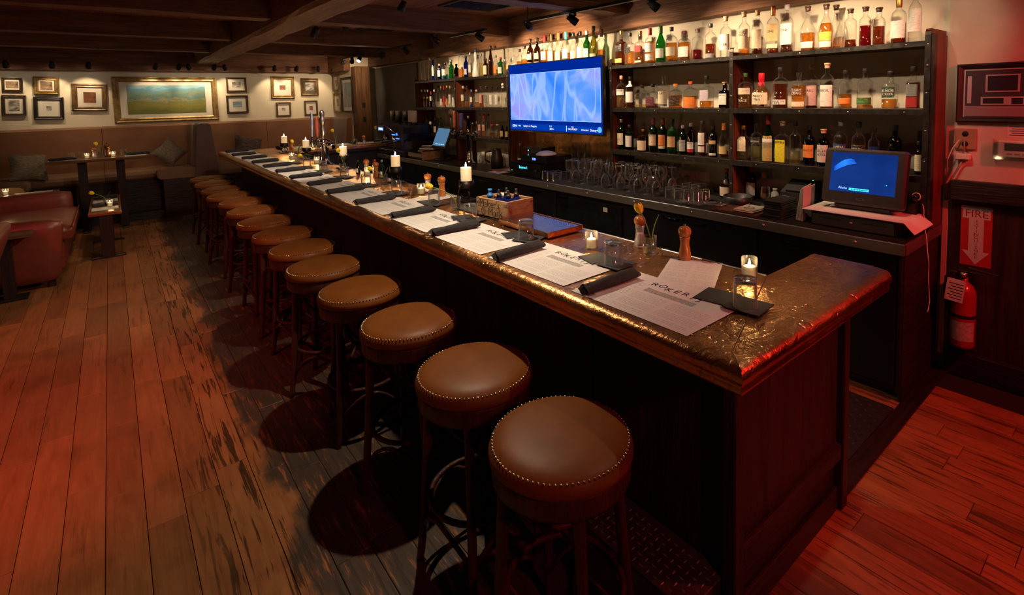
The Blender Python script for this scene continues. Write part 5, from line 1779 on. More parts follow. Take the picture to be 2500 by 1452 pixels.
for z, shelf, bay, L in ROWS:
    for i, (xb, y, h, r, shp, gl, lq, fill, cap, labels, texts) in enumerate(L):
        for u_ in UP:
            if abs(y - u_) < r + .018:
                y = u_ + math.copysign(r + .018, y - u_)
        look = LW[lq] if gl == 'c' else GW[gl]
        capw = {'wax': 'red wax', 'ball': 'round glass', 'clear': 'clear'}.get(cap, cap)
        n = len(L)
        lab = '%s bottle with %s cap, %s from far end, %s shelf, %s' % (look, capw, ORD[i], shelf, BAYW[bay])
        bottle('liquor_bottle', lab, (xb, y, z + .0005), h, r, shp, gl, lq, fill, cap, labels, texts, 'bottles on the back bar %s shelf' % shelf)
for args in [('squat dark orange liqueur bottle with red cap standing on the counter', (3.66, 2.315, ZC2), .235, .052, 'm', 'n', 'c', 0, 'red', [('cream', .10, .40)], []),
             ('dark liqueur bottle with red cap and white label on the counter', (3.77, 2.165, ZC2), .265, .042, 's', 'n', 'c', 0, 'red', [('white', .12, .50)], []),
             ('small amber bottle with orange cap on the counter', (3.80, 2.075, ZC2), .215, .028, 's', 'c', 'a', .5, 'orange', [('rust', .10, .45)], []),
             ('small brown bottle with black cap behind the red-capped bottles', (3.84, 2.325, ZC2), .22, .032, 's', 'n', 'c', 0, 'black', [], []),
             ('clear wine-shaped bottle with cream label at the copper backsplash end', (3.66, 5.08, ZC3), .30, .036, 'w', 'c', 'd', .4, 'grey', [('cream', .10, .42)], [])]:
    bottle('liquor_bottle', args[0], args[1], *args[2:], group='bottles standing on the back counter')
for k, (x, y) in enumerate([(1.80, 4.60), (1.835, 4.86), (1.765, 5.11)]):
    bottle('oil_bottle', 'small condiment bottle by the orange mills on the bar, %s from the mitred corner' % ORD[k], (x, y, ZB + .0012), .17 - .02 * k, .020, 's', 'eck'[k], 'o', .6 if k == 1 else 0, ['silver', 'red', 'black'][k], [('white', .1, .4)], [], 'condiment bottles on the bar')

# ---------------------------------------------------------------- banquette booths along the back wall
t_ = NT('brown_suede')
nz = t_.noise(t_.pos(), 2.2, 5, .6)
fn = t_.noise(t_.pos(), 90, 3, .6)
SUEDE = t_.bsdf(col=t_.ramp(nz, [(.3, (.125, .046, .017)), (.7, (.190, .074, .029))]), rough=.62, normal=t_.bump(fn, .12, .003), sheen=.25, spec=.3)
SUEDE_S = noisy('tan_suede_seat', (.150, .072, .034), (.225, .115, .058), 3, rough=.7, bump=.1)
DKLEATH = pm('dark_brown_vinyl', (.030, .014, .010), .5)


def arc(cx, cy, r, a0, a1, n=7):
    return [(cx + r * math.cos(a0 + (a1 - a0) * i / n), cy + r * math.sin(a0 + (a1 - a0) * i / n)) for i in range(n + 1)]


def booth(label, xr, xl, yr, yl, seam, ytop=11.03, flip_end=None):
    t = thing('banquette_booth', label, 'banquette', ((xr + xl) / 2, 10.8, 0), 0, 'banquette booths at the back wall')
    rc = .22
    right = [(xr, yr)] + arc(xr - rc, ytop - rc, rc, 0, PI / 2)
    left = arc(xl + rc, ytop - rc, rc, PI / 2, PI) + [(xl, yl)]
    pb = [(.004, .02), (.004, 1.42), (.03, 1.437), (.062, 1.432), (.085, 1.405), (.105, 1.22), (.135, .85), (.155, .60), (.155, .02)]
    wb(MB().sweep(right + [(seam + .003, ytop)], pb, True, smooth=False), 'backrest', SUEDE, t)
    wb(MB().sweep([(seam - .003, ytop)] + left, pb, True, smooth=False), 'backrest', SUEDE, t)
    ps = [(.12, .60), (.12, .745), (.20, .762), (.50, .768), (.60, .758), (.635, .735), (.645, .69), (.635, .635), (.60, .605)]
    wb(MB().sweep(right + [(seam + .003, ytop)], ps, True), 'seat_cushion', SUEDE_S, t)
    wb(MB().sweep([(seam - .003, ytop)] + left, ps, True), 'seat_cushion', SUEDE_S, t)
    wb(MB().box(seam - .02, seam + .02, ytop - .07, ytop - .01, .02, 1.41).box(seam - .02, seam + .02, ytop - .58, ytop - .1, .61, .72), 'seam_strip', DKLEATH, t)
    wb(MB().sweep(right + left, [(.02, .0), (.02, .60), (.57, .60), (.57, .0)], True), 'plinth', DARKW_X, t)
    return t


b1 = booth('long brown suede banquette booth below the wide landscape painting', 1.13, -1.52, 10.20, 9.45, -.112)
b2 = booth('brown suede banquette booth in the corner by the wooden post', 3.41, 1.135, 10.06, 10.20, 2.17)
wb(MB().prism([(.970, .02), (1.298, .02), (1.296, .62), (1.225, 1.38), (1.205, 1.425), (1.055, 1.425), (1.036, 1.38), (.972, .62)], -10.198, -10.176, M=Matrix(((1, 0, 0, 0), (0, 0, -1, 0), (0, 1, 0, 0), (0, 0, 0, 1)))),
   'end_cap', noisy('end_cap_leather', (.070, .026, .012), (.10, .040, .020), 6, rough=.5), b1)
struct('trim_booth_step', MB().box(-2.2, 1.6, 10.30, 10.48, 0, .12, .004), DARKW_X)

KNIT = noisy('grey_brown_knit', (.10, .078, .055), (.24, .19, .135), 26, (1, 1, 4), rough=.9, bump=.5, src='Object', bd=.02)
ZIG = noisy('dark_zigzag_weave', (.035, .022, .018), (.15, .10, .08), 16, (1, 1, 5), rough=.9, bump=.4, src='Object')


def cushion(label, loc, rx, ry, rz, mat, s=.42):
    m = MB()
    n = 10
    for side in (1, -1):
        vs = []
        for i in range(n + 1):
            for j in range(n + 1):
                u, v = i / n * 2 - 1, j / n * 2 - 1
                pin = 1 - .13 * (abs(u) ** 2 * (1 - abs(v)) + abs(v) ** 2 * (1 - abs(u)))
                th_ = .085 * max(0, (1 - u ** 4) * (1 - v ** 4)) ** .6
                vs.append((u * s / 2 * pin, side * th_ + .006 * math.sin(5 * u + 3 * v), v * s / 2 * pin))
        fs = [(i * (n + 1) + j, (i + 1) * (n + 1) + j, (i + 1) * (n + 1) + j + 1, i * (n + 1) + j + 1) for i in range(n) for j in range(n)]
        m.add(vs, [f[::side] for f in fs], True)
    o = one('cushion', m, mat, label, 'cushion', loc)
    o.rotation_euler = (rx, ry, rz)
    return o


cushion('ribbed grey knitted cushion slumped at the near end of the long booth', (-.90, 10.33, .935), -.45, .12, .35, KNIT, .40)
cushion('grey knitted cushion balanced on one corner against the booth wing', (.69, 10.55, .985), -.30, .78, -.15, KNIT, .36)
cushion('dark zigzag woven cushion in the corner booth', (1.78, 10.55, .965), -.40, .25, .1, ZIG, .44)

# ---------------------------------------------------------------- tables in the lounge
TABW = beam_wood('table_wood', (.075, .030, .016), (.135, .058, .028), (.19, .09, .045), 'x', .3)
hb_ = thing('booth_table', 'high narrow wooden table on two posts in the long booth', 'table', (-.14, 10.0, 0))
MB().box(-.545, .545, -.22, .25, .985, 1.025, .006).build('tabletop', TABW, hb_)
for x in (-.20, .21):
    MB().box(x - .048, x + .048, -.05, .05, .02, .985, .004).build('post', DARKW, hb_)
    MB().box(x - .04, x + .04, -.20, .20, 0, .02, .004).build('foot_bar', IRON, hb_)
zt = 1.0255
for k, (x, y, lab) in enumerate([(-.50, 9.95, 'clear upturned tumbler on the booth table nearest the knitted cushion'), (-.42, 10.10, 'clear upturned tumbler behind another at the booth table'), (.06, 10.02, 'clear upturned tumbler past the tall mill on the booth table'), (.08, 10.15, 'clear upturned tumbler at the rear of the booth table')]):
    dup(tum0, (x + .06, y, zt), 0, lab, 'tumblers on the booth table')
for k, (x, lab) in enumerate([(-.28, 'lit votive candle on the booth table beside the short mill'), (.0, 'lit votive candle on the booth table beside the tall mill')]):
    make_votive(lab, (x, 9.94, zt), .5)['group'] = 'votive candles on the booth table'
make_mill('short pepper mill with brown head on the booth table', (-.20, 9.96, zt), True)['group'] = 'mills on the booth table'
make_mill('tall dark brown pepper mill on the booth table', (-.06, 9.96, zt), False, 1.35, noisy('dark_mill_wood', (.09, .03, .012), (.16, .06, .025), 5, (6, 6, 1), rough=.25, src='Object'))['group'] = 'mills on the booth table'
dup(bud0, (-.14, 10.10, zt), 0, 'clear bud vase on the booth table')
make_tulip('drooping yellow tulip on the booth table', (-.14, 10.10, zt + .012), 2.8, .03, .15, 0, 1.15, 'yellow tulips in the lounge')
for k, (x, y) in enumerate([(-.55, 9.95), (.25, 9.97)]):
    dup(menu0, (x, y, zt), 0, 'white menu at the %s end of the booth table' % ('knitted cushion', 'balanced cushion')[k], 'menus on the booth table').scale = (.5, .7, 1)
    dup(roll0, (x + .03, y - .08 + .12 * k, zt + .003), .1, 'black napkin roll at the %s end of the booth table' % ('knitted cushion', 'balanced cushion')[k], 'napkin rolls on the booth table')

lt = thing('low_table', 'low narrow copper-edged table on two posts in the lounge', 'table', (-.115, 8.72, 0))
MB().box(-.132, .132, -.72, .72, .505, .538, .004).build('tabletop', TABW, lt)
MB().sweep([(-.138, .726), (-.138, -.726), (.138, -.726), (.138, .726), (-.138, .726)][::-1], [(-.006, .541), (.004, .543), (.010, .530), (.008, .505), (-.006, .498)]).build('copper_edge', COPPER_E, lt)
for y in (-.67, .30):
    MB().box(-.058, .058, y - .045, y + .045, .02, .505, .004).build('post', DARKW, lt)
    MB().box(-.155, .155, y - .03, y + .03, 0, .022, .005).build('foot_bar', IRON, lt)
for k, (x, y) in enumerate([(-.175, 8.28), (-.055, 8.30), (-.175, 8.95), (-.055, 8.97)]):
    o = dup(menu0, (x, y, .5388), 0, 'menu laid on the low table, %s row, %s side' % (('near', 'far')[k // 2], ('settee', 'aisle')[k % 2]), 'menus on the low table')
    o.scale = (.24, .78, 1)
    dup(roll0, (x, y + .25, .5392), .05, 'black napkin roll on the low table, %s row, %s side' % (('near', 'far')[k // 2], ('settee', 'aisle')[k % 2]), 'napkin rolls on the low table').scale = (.42, 1, 1)
dup(bud0, (-.10, 8.62, .5388), 0, 'clear bud vase in the middle of the low table')
make_tulip('orange-yellow tulip leaning over the low table', (-.10, 8.62, .55), 3.3, .09, .15, .02, 1.1, 'yellow tulips in the lounge')
make_votive('lit votive candle in the middle of the low table', (-.07, 8.42, .5402), .5)['group'] = 'votive candles in the lounge'

lg_ = thing('side_table', 'wooden side table beyond the far arm of the red settee', 'table', (-.85, 9.26, 0))
MB().box(-.30, .30, -.09, .09, .665, .70, .004).build('tabletop', TABW, lg_)
MB().box(-.05, .05, -.05, .05, .02, .665).build('post', DARKW, lg_)
MB().box(-.12, .12, -.08, .08, 0, .02, .004).build('foot_plate', IRON, lg_)
make_votive('lit votive candle beyond the red settee arm', (-1.02, 9.26, .7005), .8)['group'] = 'votive candles in the lounge'
one('menu', MB().box(-.17, .17, -.07, .07, 0, .002), PAPER, 'plain white menu on the side table beyond the settee', 'menu', (-.78, 9.26, .7005))
l2 = thing('side_table', 'small wooden side table wedged between the two red seats', 'table', (-.80, 6.93, 0))
MB().box(-.16, .18, -.13, .11, .575, .608, .004).build('tabletop', TABW, l2)
MB().box(-.04, .04, -.04, .04, .02, .575).build('post', DARKW, l2)
MB().box(-.12, .12, -.09, .09, 0, .02, .004).build('foot_plate', IRON, l2)

# ---------------------------------------------------------------- red leather seats
t_ = NT('oxblood_leather')
nz = t_.noise(t_.pos(), 4, 5, .6)
cr = t_.n('TexVoronoi', {'Vector': t_.pos(), 'Scale': 26.0}, feature='DISTANCE_TO_EDGE').outputs[0]
OXB = t_.bsdf(col=t_.ramp(nz, [(.3, (.150, .026, .016)), (.7, (.235, .044, .026))]), rough=.34, normal=t_.bump(t_.math('ADD', nz, t_.math('MULTIPLY', t_.step(cr, .0, .06), .08)), .25, .01), spec=.5)


def puff(mb, x0, x1, y0, y1, z0, z1, r=.05, bulge=.02, n=8):
    """soft upholstered block with rounded edges and a crowned top"""
    vs, idx = [], {}
    N = n

    def pt(i, j, k):
        u, v, w_ = i / N, j / N, k / N
        p = [x0 + (x1 - x0) * u, y0 + (y1 - y0) * v, z0 + (z1 - z0) * w_]
        lo, hi = [x0 + r, y0 + r, z0 + r], [x1 - r, y1 - r, z1 - r]
        c = [min(max(p[a], lo[a]), hi[a]) for a in range(3)]
        d = Vector([p[a] - c[a] for a in range(3)])
        if d.length > 1e-9:
            d = d.normalized() * r
        q = [c[a] + d[a] for a in range(3)]
        q[2] += bulge * (1 - (2 * u - 1) ** 2) * (1 - (2 * v - 1) ** 2) * w_
        return tuple(q)

    def vid(i, j, k):
        if (i, j, k) not in idx:
            idx[(i, j, k)] = len(vs)
            vs.append(pt(i, j, k))
        return idx[(i, j, k)]
    fs = []
    for a in range(N):
        for b in range(N):
            fs += [(vid(a, b, N), vid(a + 1, b, N), vid(a + 1, b + 1, N), vid(a, b + 1, N)), (vid(a, b, 0), vid(a, b + 1, 0), vid(a + 1, b + 1, 0), vid(a + 1, b, 0)),
                   (vid(a, 0, b), vid(a + 1, 0, b), vid(a + 1, 0, b + 1), vid(a, 0, b + 1)), (vid(a, N, b), vid(a, N, b + 1), vid(a + 1, N, b + 1), vid(a + 1, N, b)),
                   (vid(0, a, b), vid(0, a, b + 1), vid(0, a + 1, b + 1), vid(0, a + 1, b)), (vid(N, a, b), vid(N, a + 1, b), vid(N, a + 1, b + 1), vid(N, a, b + 1))]
    mb.add(vs, fs, True)
    return mb


def slant(mb, lean):
    """front of an arm leans forward at the top"""
    mb.v = [(x + lean * max(0, min(1, (x + .5) / .6)) * (z / .65), y, z) for x, y, z in mb.v]
    return mb


se = thing('red_settee', 'oxblood leather two-seat settee facing the low table', 'settee', (-.88, 8.10, 0))
puff(MB(), -.40, .44, -.80, .84, .10, .40, .03, 0).build('base', OXB, se)
puff(MB(), -.34, .52, -.77, .80, .385, .545, .055, .02).build('seat_cushion', OXB, se)
slant(puff(MB(), -.45, .40, -1.02, -.80, .06, .655, .05, .015), .06).build('armrest', OXB, se)
puff(MB(), -.45, .46, .82, 1.02, .06, .705, .05, .015).build('armrest', OXB, se)
puff(MB(), -.52, -.28, -.80, .84, .30, .84, .09, .03).build('backrest', OXB, se)
MB().tube([(.515, -.75, .53), (.522, 0, .548), (.515, .78, .53)], .007, 6).build('piping', OXB, se)
for x in (-.36, .34):
    for y in (-.92, .92):
        MB().box(x - .03, x + .03, y - .03, y + .03, 0, .07, .004).build('foot', DARKW, se)
a2 = thing('red_armchair', 'oxblood leather armchair seen from behind at the picture edge', 'armchair', (-1.12, 6.12, 0))
m = puff(MB(), -.02, .20, -.44, .44, .10, .79, .07, .02)
m.v = [(x + .36 * (z - .1), y, z) for x, y, z in m.v]
m.build('backrest', OXB, a2)
puff(MB(), -.55, .10, -.36, .36, .12, .46, .05, .03).build('seat', OXB, a2)
for s in (-1, 1):
    puff(MB(), -.58, .14, min(s * .36, s * .52), max(s * .36, s * .52), .08, .62, .06, .01).build('armrest', OXB, a2)
for x in (-.48, .04):
    for y in (-.42, .42):
        MB().box(x - .025, x + .025, y - .025, y + .025, 0, .12, .004).build('foot', DARKW, a2)

# ---------------------------------------------------------------- framed pictures
FRM = {'gold': noisy('old_gold_frame', (.22, .13, .045), (.42, .28, .11), 14, rough=.4, metal=.55), 'dark': noisy('dark_brown_frame', (.035, .020, .012), (.080, .045, .024), 12, rough=.4),
       'bronze': noisy('bronze_frame', (.10, .055, .022), (.22, .125, .055), 14, rough=.4, metal=.3), 'black': noisy('black_frame', (.012, .010, .010), (.03, .022, .02), 10, rough=.4)}
MATB = pm('mat_board', (.66, .61, .53), .8)


def art(name, stops, scale=5, st=(1, 1, 1), vert=False):
    t = NT(name)
    v = t.n('TexCoord').outputs['Object']
    nz = t.noise(t.n('Mapping', {'Vector': v, 'Scale': st}).outputs[0], scale, 4, .6, .8)
    if vert:
        z = t.n('SeparateXYZ', {0: v}).outputs[2]
        nz = t.math('ADD', t.math('MULTIPLY', z, vert), t.math('MULTIPLY', t.math('SUBTRACT', nz, .5), .55))
        nz = t.math('ADD', nz, .5)
    return t.bsdf(col=t.ramp(nz, stops), rough=.5)


A_SEP = art('sepia_print', [(.35, (.05, .03, .02)), (.55, (.25, .15, .08)), (.7, (.50, .38, .24))], 9)
A_BLU = art('small_blue_print', [(.3, (.30, .12, .05)), (.5, (.18, .28, .34)), (.7, (.35, .45, .52))], 4, (1, 1, 3))
A_RED = art('small_russet_print', [(.35, (.10, .03, .015)), (.6, (.26, .09, .04)), (.75, (.35, .16, .08))], 8)
A_GRY = art('grey_sketch_print', [(.4, (.10, .09, .08)), (.55, (.36, .33, .28)), (.7, (.55, .52, .46))], 7, (1, 1, 4))
A_LAND = art('landscape_print', [(.10, (.13, .14, .02)), (.30, (.22, .20, .04)), (.44, (.16, .19, .06)), (.50, (.30, .24, .15)), (.55, (.08, .20, .19)), (.70, (.20, .26, .18)), (.80, (.10, .30, .42)), (.92, (.28, .45, .52))], 5, (1, 1, 2.5), 1.9)
A_ICE = art('pale_blue_poster', [(.35, (.14, .18, .20)), (.6, (.30, .36, .38)), (.75, (.45, .50, .52))], 5)
A_HOUSE = pm('house_photo_wall', (.055, .045, .055), .5)


def picture(label, cx, cz, w_, h_, fw, frame, mat_w, mats, img, iw, ih, loc, rz, tilt=0.0, group='framed pictures on the cream walls'):
    """built facing -y about its centre"""
    t = thing('framed_picture', label, 'picture', loc, rz, group)
    t.rotation_euler = (0, tilt, rz) if False else (0, 0, rz)
    m = MB()
    W, Hh = w_ / 2, h_ / 2
    prof = [(0, 0), (0, .026), (.25, .034), (.5, .024), (.75, .030), (1, .012), (1, 0)]
    cor = [(-1, -1), (1, -1), (1, 1), (-1, 1)]
    vs = []
    for sx_, sz_ in cor:
        for u, d in prof:
            vs.append((sx_ * (W - fw * u), -d, sz_ * (Hh - fw * u)))
    k = len(prof)
    fs = [(i * k + j, ((i + 1) % 4) * k + j, ((i + 1) % 4) * k + j + 1, i * k + j + 1) for i in range(4) for j in range(k - 1)]
    m.add(vs, fs)
    o = m.build('frame', FRM[frame], t)
    o.rotation_euler = (0, tilt, 0)
    o = MB().box(-W + fw * .9, W - fw * .9, -.008, -.002, -Hh + fw * .9, Hh - fw * .9).build('mat', MATB if mats is None else mats, t)
    o.rotation_euler = (0, tilt, 0)
    o = MB().box(-iw / 2, iw / 2, -.0095, -.008, -ih / 2, ih / 2).build('print', img, t)
    o.rotation_euler = (0, tilt, 0)
    return t


PW = [(-1.04, 2.09, .20, .20, .028, 'dark', A_SEP, .13, .10, 'small dark-framed sepia picture at the top corner beside the gold-framed portrait'),
      (-1.04, 1.79, .245, .30, .034, 'dark', A_GRY, .11, .16, 'dark-framed grey sketch hanging below the small sepia picture'),
      (-.685, 2.075, .275, .265, .055, 'gold', A_SEP, .13, .13, 'gold-framed sepia portrait picture'),
      (-.68, 1.74, .325, .335, .045, 'black', A_GRY, .055, .065, 'black-framed tiny sketch with a wide pale mat'),
      (-.215, 1.89, .41, .42, .065, 'bronze', A_RED, .145, .165, 'bronze-framed russet square print beside the wide landscape'),
      (1.755, 2.08, .31, .26, .030, 'bronze', A_GRY, .13, .09, 'bronze-framed small grey seascape above the little blue print'),
      (1.75, 1.73, .335, .32, .034, 'dark', A_BLU, .14, .10, 'dark-framed little blue coastal print'),
      (2.50, 2.025, .40, .41, .055, 'gold', A_RED, .10, .085, 'gold-framed small russet print with a broad mat'),
      (2.975, 2.035, .315, .33, .065, 'bronze', A_GRY, .15, .16, 'bronze heavy-framed print in the far corner'),
      (2.495, 1.615, .25, .27, .030, 'bronze', A_GRY, .06, .06, 'small bronze-framed print below the gold-framed russet print'),
      (2.98, 1.625, .24, .29, .030, 'bronze', A_RED, .06, .085, 'small bronze-framed print below the heavy-framed print')]
for i, (x, z, w_, h_, fw, fr, im, iw, ih, lab) in enumerate(PW):
    picture(lab, 0, 0, w_, h_, fw, fr, 0, pm('antique_print_ground', (.08, .07, .05), .7) if i == 8 else None, im, iw, ih, (x, YB - .001, z), 0, .04 if i < 5 else (.02 if i in (7, 8) else 0))
picture('wide gold-framed landscape painting of green fields under a blue sky', 0, 0, 1.40, .745, .085, 'gold', 0, None, A_LAND, 1.05, .47, (.755, YB - .001, 1.84), 0, 0)
for i, (y, z, w_, h_, fr, im, lab) in enumerate([(10.82, 2.10, .33, .32, 'bronze', A_GRY, 'bronze-framed print on the side wall above another'), (10.80, 1.72, .40, .38, 'gold', A_GRY, 'gold-framed print on the side wall below another'),
                                                (10.22, 1.86, .58, .66, 'black', A_ICE, 'large pale blue poster in a dark frame beside the wooden post')]):
    picture(lab, 0, 0, w_, h_, .035, fr, 0, None, im, w_ * (.30 if i < 2 else .66), h_ * (.36 if i < 2 else .70), (3.419, y, z), -PI / 2)

# ---------------------------------------------------------------- the red-lit wall by the counter end
XR = XW - .0205
hp = thing('framed_picture', 'black-framed photograph of a town house on the red-lit wall', 'picture', (XR, .655, 1.712), -PI / 2)
W, Hh, fw = .225, .172, .030
m = MB()
prof = [(0, 0), (0, .024), (.3, .030), (.7, .022), (1, .014), (1, 0)]
vs = []
for sx_, sz_ in [(-1, -1), (1, -1), (1, 1), (-1, 1)]:
    for u, d in prof:
        vs.append((sx_ * (W - fw * u), -d, sz_ * (Hh - fw * u)))
k = len(prof)
m.add(vs, [(i * k + j, ((i + 1) % 4) * k + j, ((i + 1) % 4) * k + j + 1, i * k + j + 1) for i in range(4) for j in range(k - 1)])
m.build('frame', FRM['black'], hp)
ph = MB().box(-W + fw, W - fw, -.008, -.002, -Hh + fw, Hh - fw).build('photo_ground', pm('photo_facade', (.050, .036, .050), .35), hp)
PHW = pm('photo_white_trim', (.42, .36, .40), .4)
PHG = pm('photo_glass', (.025, .022, .035), .3)
PHS = pm('photo_pavement', (.26, .20, .22), .4)


def ph_(m, a0, a1, b0, b1, d=.0086):
    m.box(a0, a1, -d, -.008, b0, b1)


m = MB()
ph_(m, -.185, .185, -.135, -.075)
m.build('photo_pavement', PHS, hp)
m = MB()
ph_(m, -.193, -.186, -.14, .14)
ph_(m, -.186, .193, .132, .14)
ph_(m, -.09, .065, .005, .105)
ph_(m, -.11, .10, -.07, -.022)
ph_(m, .10, .175, .0, .115)
ph_(m, -.175, -.155, -.06, .10)
m.build('photo_trim', PHW, hp)
m = MB()
ph_(m, -.080, .055, .012, .098, .0092)
ph_(m, -.10, -.005, -.062, -.03, .0092)
ph_(m, .03, .08, -.065, -.03, .0092)
ph_(m, .110, .165, -.02, .105, .0092)
m.build('photo_windows', PHG, hp)
m = MB()
for i in range(6):
    ph_(m, .095 - .008 * i * 0, .185, -.012 - .014 * i, -.004 - .014 * i, .0096)
m.build('photo_steps', PHS, hp)
ob = thing('outlet_box', 'tan wall outlet box with a plugged-in cord under the house photograph', 'outlet', (XR, .83, 1.44))
MB().box(-.020, 0, -.052, .052, -.062, .062, .003).build('cover', pm('tan_metal_box', (.36, .24, .14), .5), ob)
m = MB()
for zz in (.03, -.03):
    m.lathe([(.017, 0), (.016, .002), (.0005, .002)], 14, M=T(-.020, 0, zz, ry=-PI / 2))
m.build('socket', BLACKM, ob)
ad = thing('power_adapter', 'white plug adapter hanging below the outlet box', 'adapter', (XR - .03, .835, 1.335))
MB().box(-.02, .025, -.035, .035, -.018, .018, .004).build('body', WHITE, ad)
MB().tube([(-.005, .0, .02), (-.015, -.008, .06), (.0, -.004, .105)], .004, 6).tube([(0, .0, -.018), (.002, .03, -.09), (.006, .07, -.18), (.012, .085, -.30)], .006, 6).build('cord', pm('grey_cord', (.30, .22, .20), .5), ad)
MB().tube([(-.01, .02, .100), (-.035, .045, .05), (-.03, .070, -.02), (-.01, .078, -.12)], .003, 6).build('thin_cord', WHITE, ad)
th_ = thing('thermostat', 'white wall thermostat in a clear cover beside the outlet', 'thermostat', (XR, .60, 1.395))
MB().box(-.022, 0, -.10, .075, -.052, .042, .004).build('body', WHITE, th_)
MB().box(-.0235, -.022, -.07, .045, -.012, .030).build('display', pm('lcd_grey', (.06, .07, .06), .3), th_)
MB().box(-.038, -.036, -.115, .095, -.062, .052).box(-.038, 0, .093, .095, -.062, .052).box(-.038, 0, -.115, .095, -.064, -.062).build('clear_cover', CLEAR, th_)
m = MB()
for i in range(3):
    m.box(-.0235, -.022, -.06 + .035 * i, -.035 + .035 * i, -.036, -.028)
m.build('button', pm('grey_button', (.3, .28, .27), .5), th_)
no = thing('wall_notice', 'small white printed notice taped above the thermostat', 'notice', (XR, .585, 1.49))
MB().box(-.0012, 0, -.075, .055, -.032, .040).build('sheet', PAPER, no)
m = MB()
for i in range(5):
    m.box(-.0018, -.0012, -.07, .045 - .01 * (i % 2), -.022 + .012 * i, -.018 + .012 * i)
m.build('print', INK, no)

# fire extinguisher and sign on the dark wainscot
XS = 3.845
REDP = pm('sign_red', (.46, .020, .020), .5)
SW = pm('sign_white', (.60, .50, .48), .6)
fs_ = thing('fire_sign', 'red and white FIRE EXTINGUISHER sign with a down arrow on dark panelling', 'sign', (XS - .0005, .757, .865))
MB().box(-.002, 0, -.075, .075, -.18, .18).build('board', REDP, fs_)
m = MB()
m.box(-.0030, -.002, -.066, .068, .105, .160)
m.box(-.0030, -.002, -.036, .036, -.095, .105)
m.add([(-.0026, .066, -.090), (-.0026, 0, -.170), (-.0026, -.066, -.090)], [(0, 1, 2)])
m.build('arrow', SW, fs_)
m = MB()
add_text(m, 'FIRE', .062, Matrix.Translation((-.0036, 0, .133)) @ BR, 1.0)
for i, ch in enumerate('EXTINGUISHER'):
    add_text(m, ch, .024, Matrix.Translation((-.0036, -.002, .090 - .0198 * i)) @ BR, 1.25)
m.build('lettering', pm('sign_dark_red', (.22, .008, .010), .6), fs_)
MB().box(-.0026, -.001, -.076, .076, .160, .178).build('tape', pm('clear_tape', (.30, .22, .24), .25), fs_)
ex = thing('fire_extinguisher', 'red fire extinguisher with inspection tag hanging below the sign', 'fire extinguisher', (3.765, .79, .21))
EXR = pm('extinguisher_red', (.36, .012, .014), .25, coat=.5)
MB().lathe([(.0005, .0), (.050, .0), (.060, .006), (.063, .02), (.063, .31), (.058, .345), (.045, .372), (.026, .388), (.020, .395), (.020, .42), (.0005, .42)], 28).build('cylinder', EXR, ex)
MB().lathe([(.0638, .05), (.0638, .165)], 18, a0=PI - 1.2, a1=PI + 1.2).build('instruction_label', noisy('instruction_label', (.34, .22, .20), (.55, .42, .38), 60, rough=.6, src='Object'), ex)
MB().lathe([(.0645, .185), (.0650, .190), (.0650, .200), (.0645, .205)], 24).build('strap', BLACK, ex)
MB().box(-.025, .025, -.018, .018, .42, .452, .004).lathe([(.016, 0), (.016, .012), (.0005, .013)], 14, M=T(-.025, 0, .436, ry=-PI / 2)).build('valve', STEEL, ex)
MB().box(-.012, .012, -.115, .03, .474, .482, .002, M=T(rx=.10)).box(-.012, .012, -.105, .03, .452, .459, .002).build('handle', BLACK, ex)
MB().tube([(0, .02, .445), (.0, .060, .440), (0, .088, .40), (0, .092, .30), (0, .080, .22), (0, .072, .20)], .009, 8).build('hose', RUBBER, ex)
tg = MB().box(-.003, 0, -.045, .045, -.13, 0, .0008, M=T(-.060, .022, .415, ry=.16, rx=.08)).build('inspection_tag', pm('tag_paper', (.58, .46, .44), .8), ex)
m = MB()
for i in range(6):
    m.box(-.0036, -.003, -.038, .034 - .012 * (i % 2), -.03 - .017 * i, -.025 - .017 * i, M=T(-.060, .022, .415, ry=.16, rx=.08))
m.build('tag_print', INK, tg)
MB().box(.063, .080, -.03, .03, .30, .44).build('wall_hook', BLACK, ex)

# ---------------------------------------------------------------- ceiling fixtures and their light
WARM = (1.0, .70, .42)
LENS = emis('lamp_lens', (1.0, .82, .60), 14.0)
LENS_HOT = emis('lamp_lens_hot', (1.0, .88, .70), 120.0)
FIX = pm('black_fixture', (.014, .013, .013), .35, .3)


def spot(label, loc, target, energy, ang=70, blend=.6, col=WARM, zc=2.70, hot=False, size=.02, group='ceiling spotlights', wall_y=None):
    t = thing('spotlight', label, 'spotlight', loc, 0, group)
    d = (Vector(target) - Vector(loc)).normalized()
    q = Vector((0, 0, 1)).rotation_difference(d).to_matrix().to_4x4()
    MB().lathe([(.0005, -.055), (.022, -.055), (.026, -.045), (.026, -.020), (.033, -.012), (.036, .045), (.034, .047), (.032, .030), (.0005, .026)], 16, M=q).build('head', FIX, t)
    MB().lathe([(.0005, .034), (.029, .034), (.030, .031)], 14, M=q).build('lens', LENS_HOT if hot else LENS, t)
    if wall_y:
        MB().tube([(0, 0, .02), (0, .03, .035), (0, wall_y - loc[1], .035)], .006, 6).build('bracket', FIX, t)
    elif zc - loc[2] > .03:
        MB().tube([(0, 0, .02), (0, 0, zc - loc[2])], .006, 6).box(-.018, .018, -.035, .035, zc - loc[2] - .03, zc - loc[2], .004).build('stem', FIX, t)
    p = Vector(loc) + d * .052
    light('spot_beam', 'SPOT', p, energy, col, t, target, spot_size=math.radians(ang), spot_blend=blend, shadow_soft_size=size)
    return t


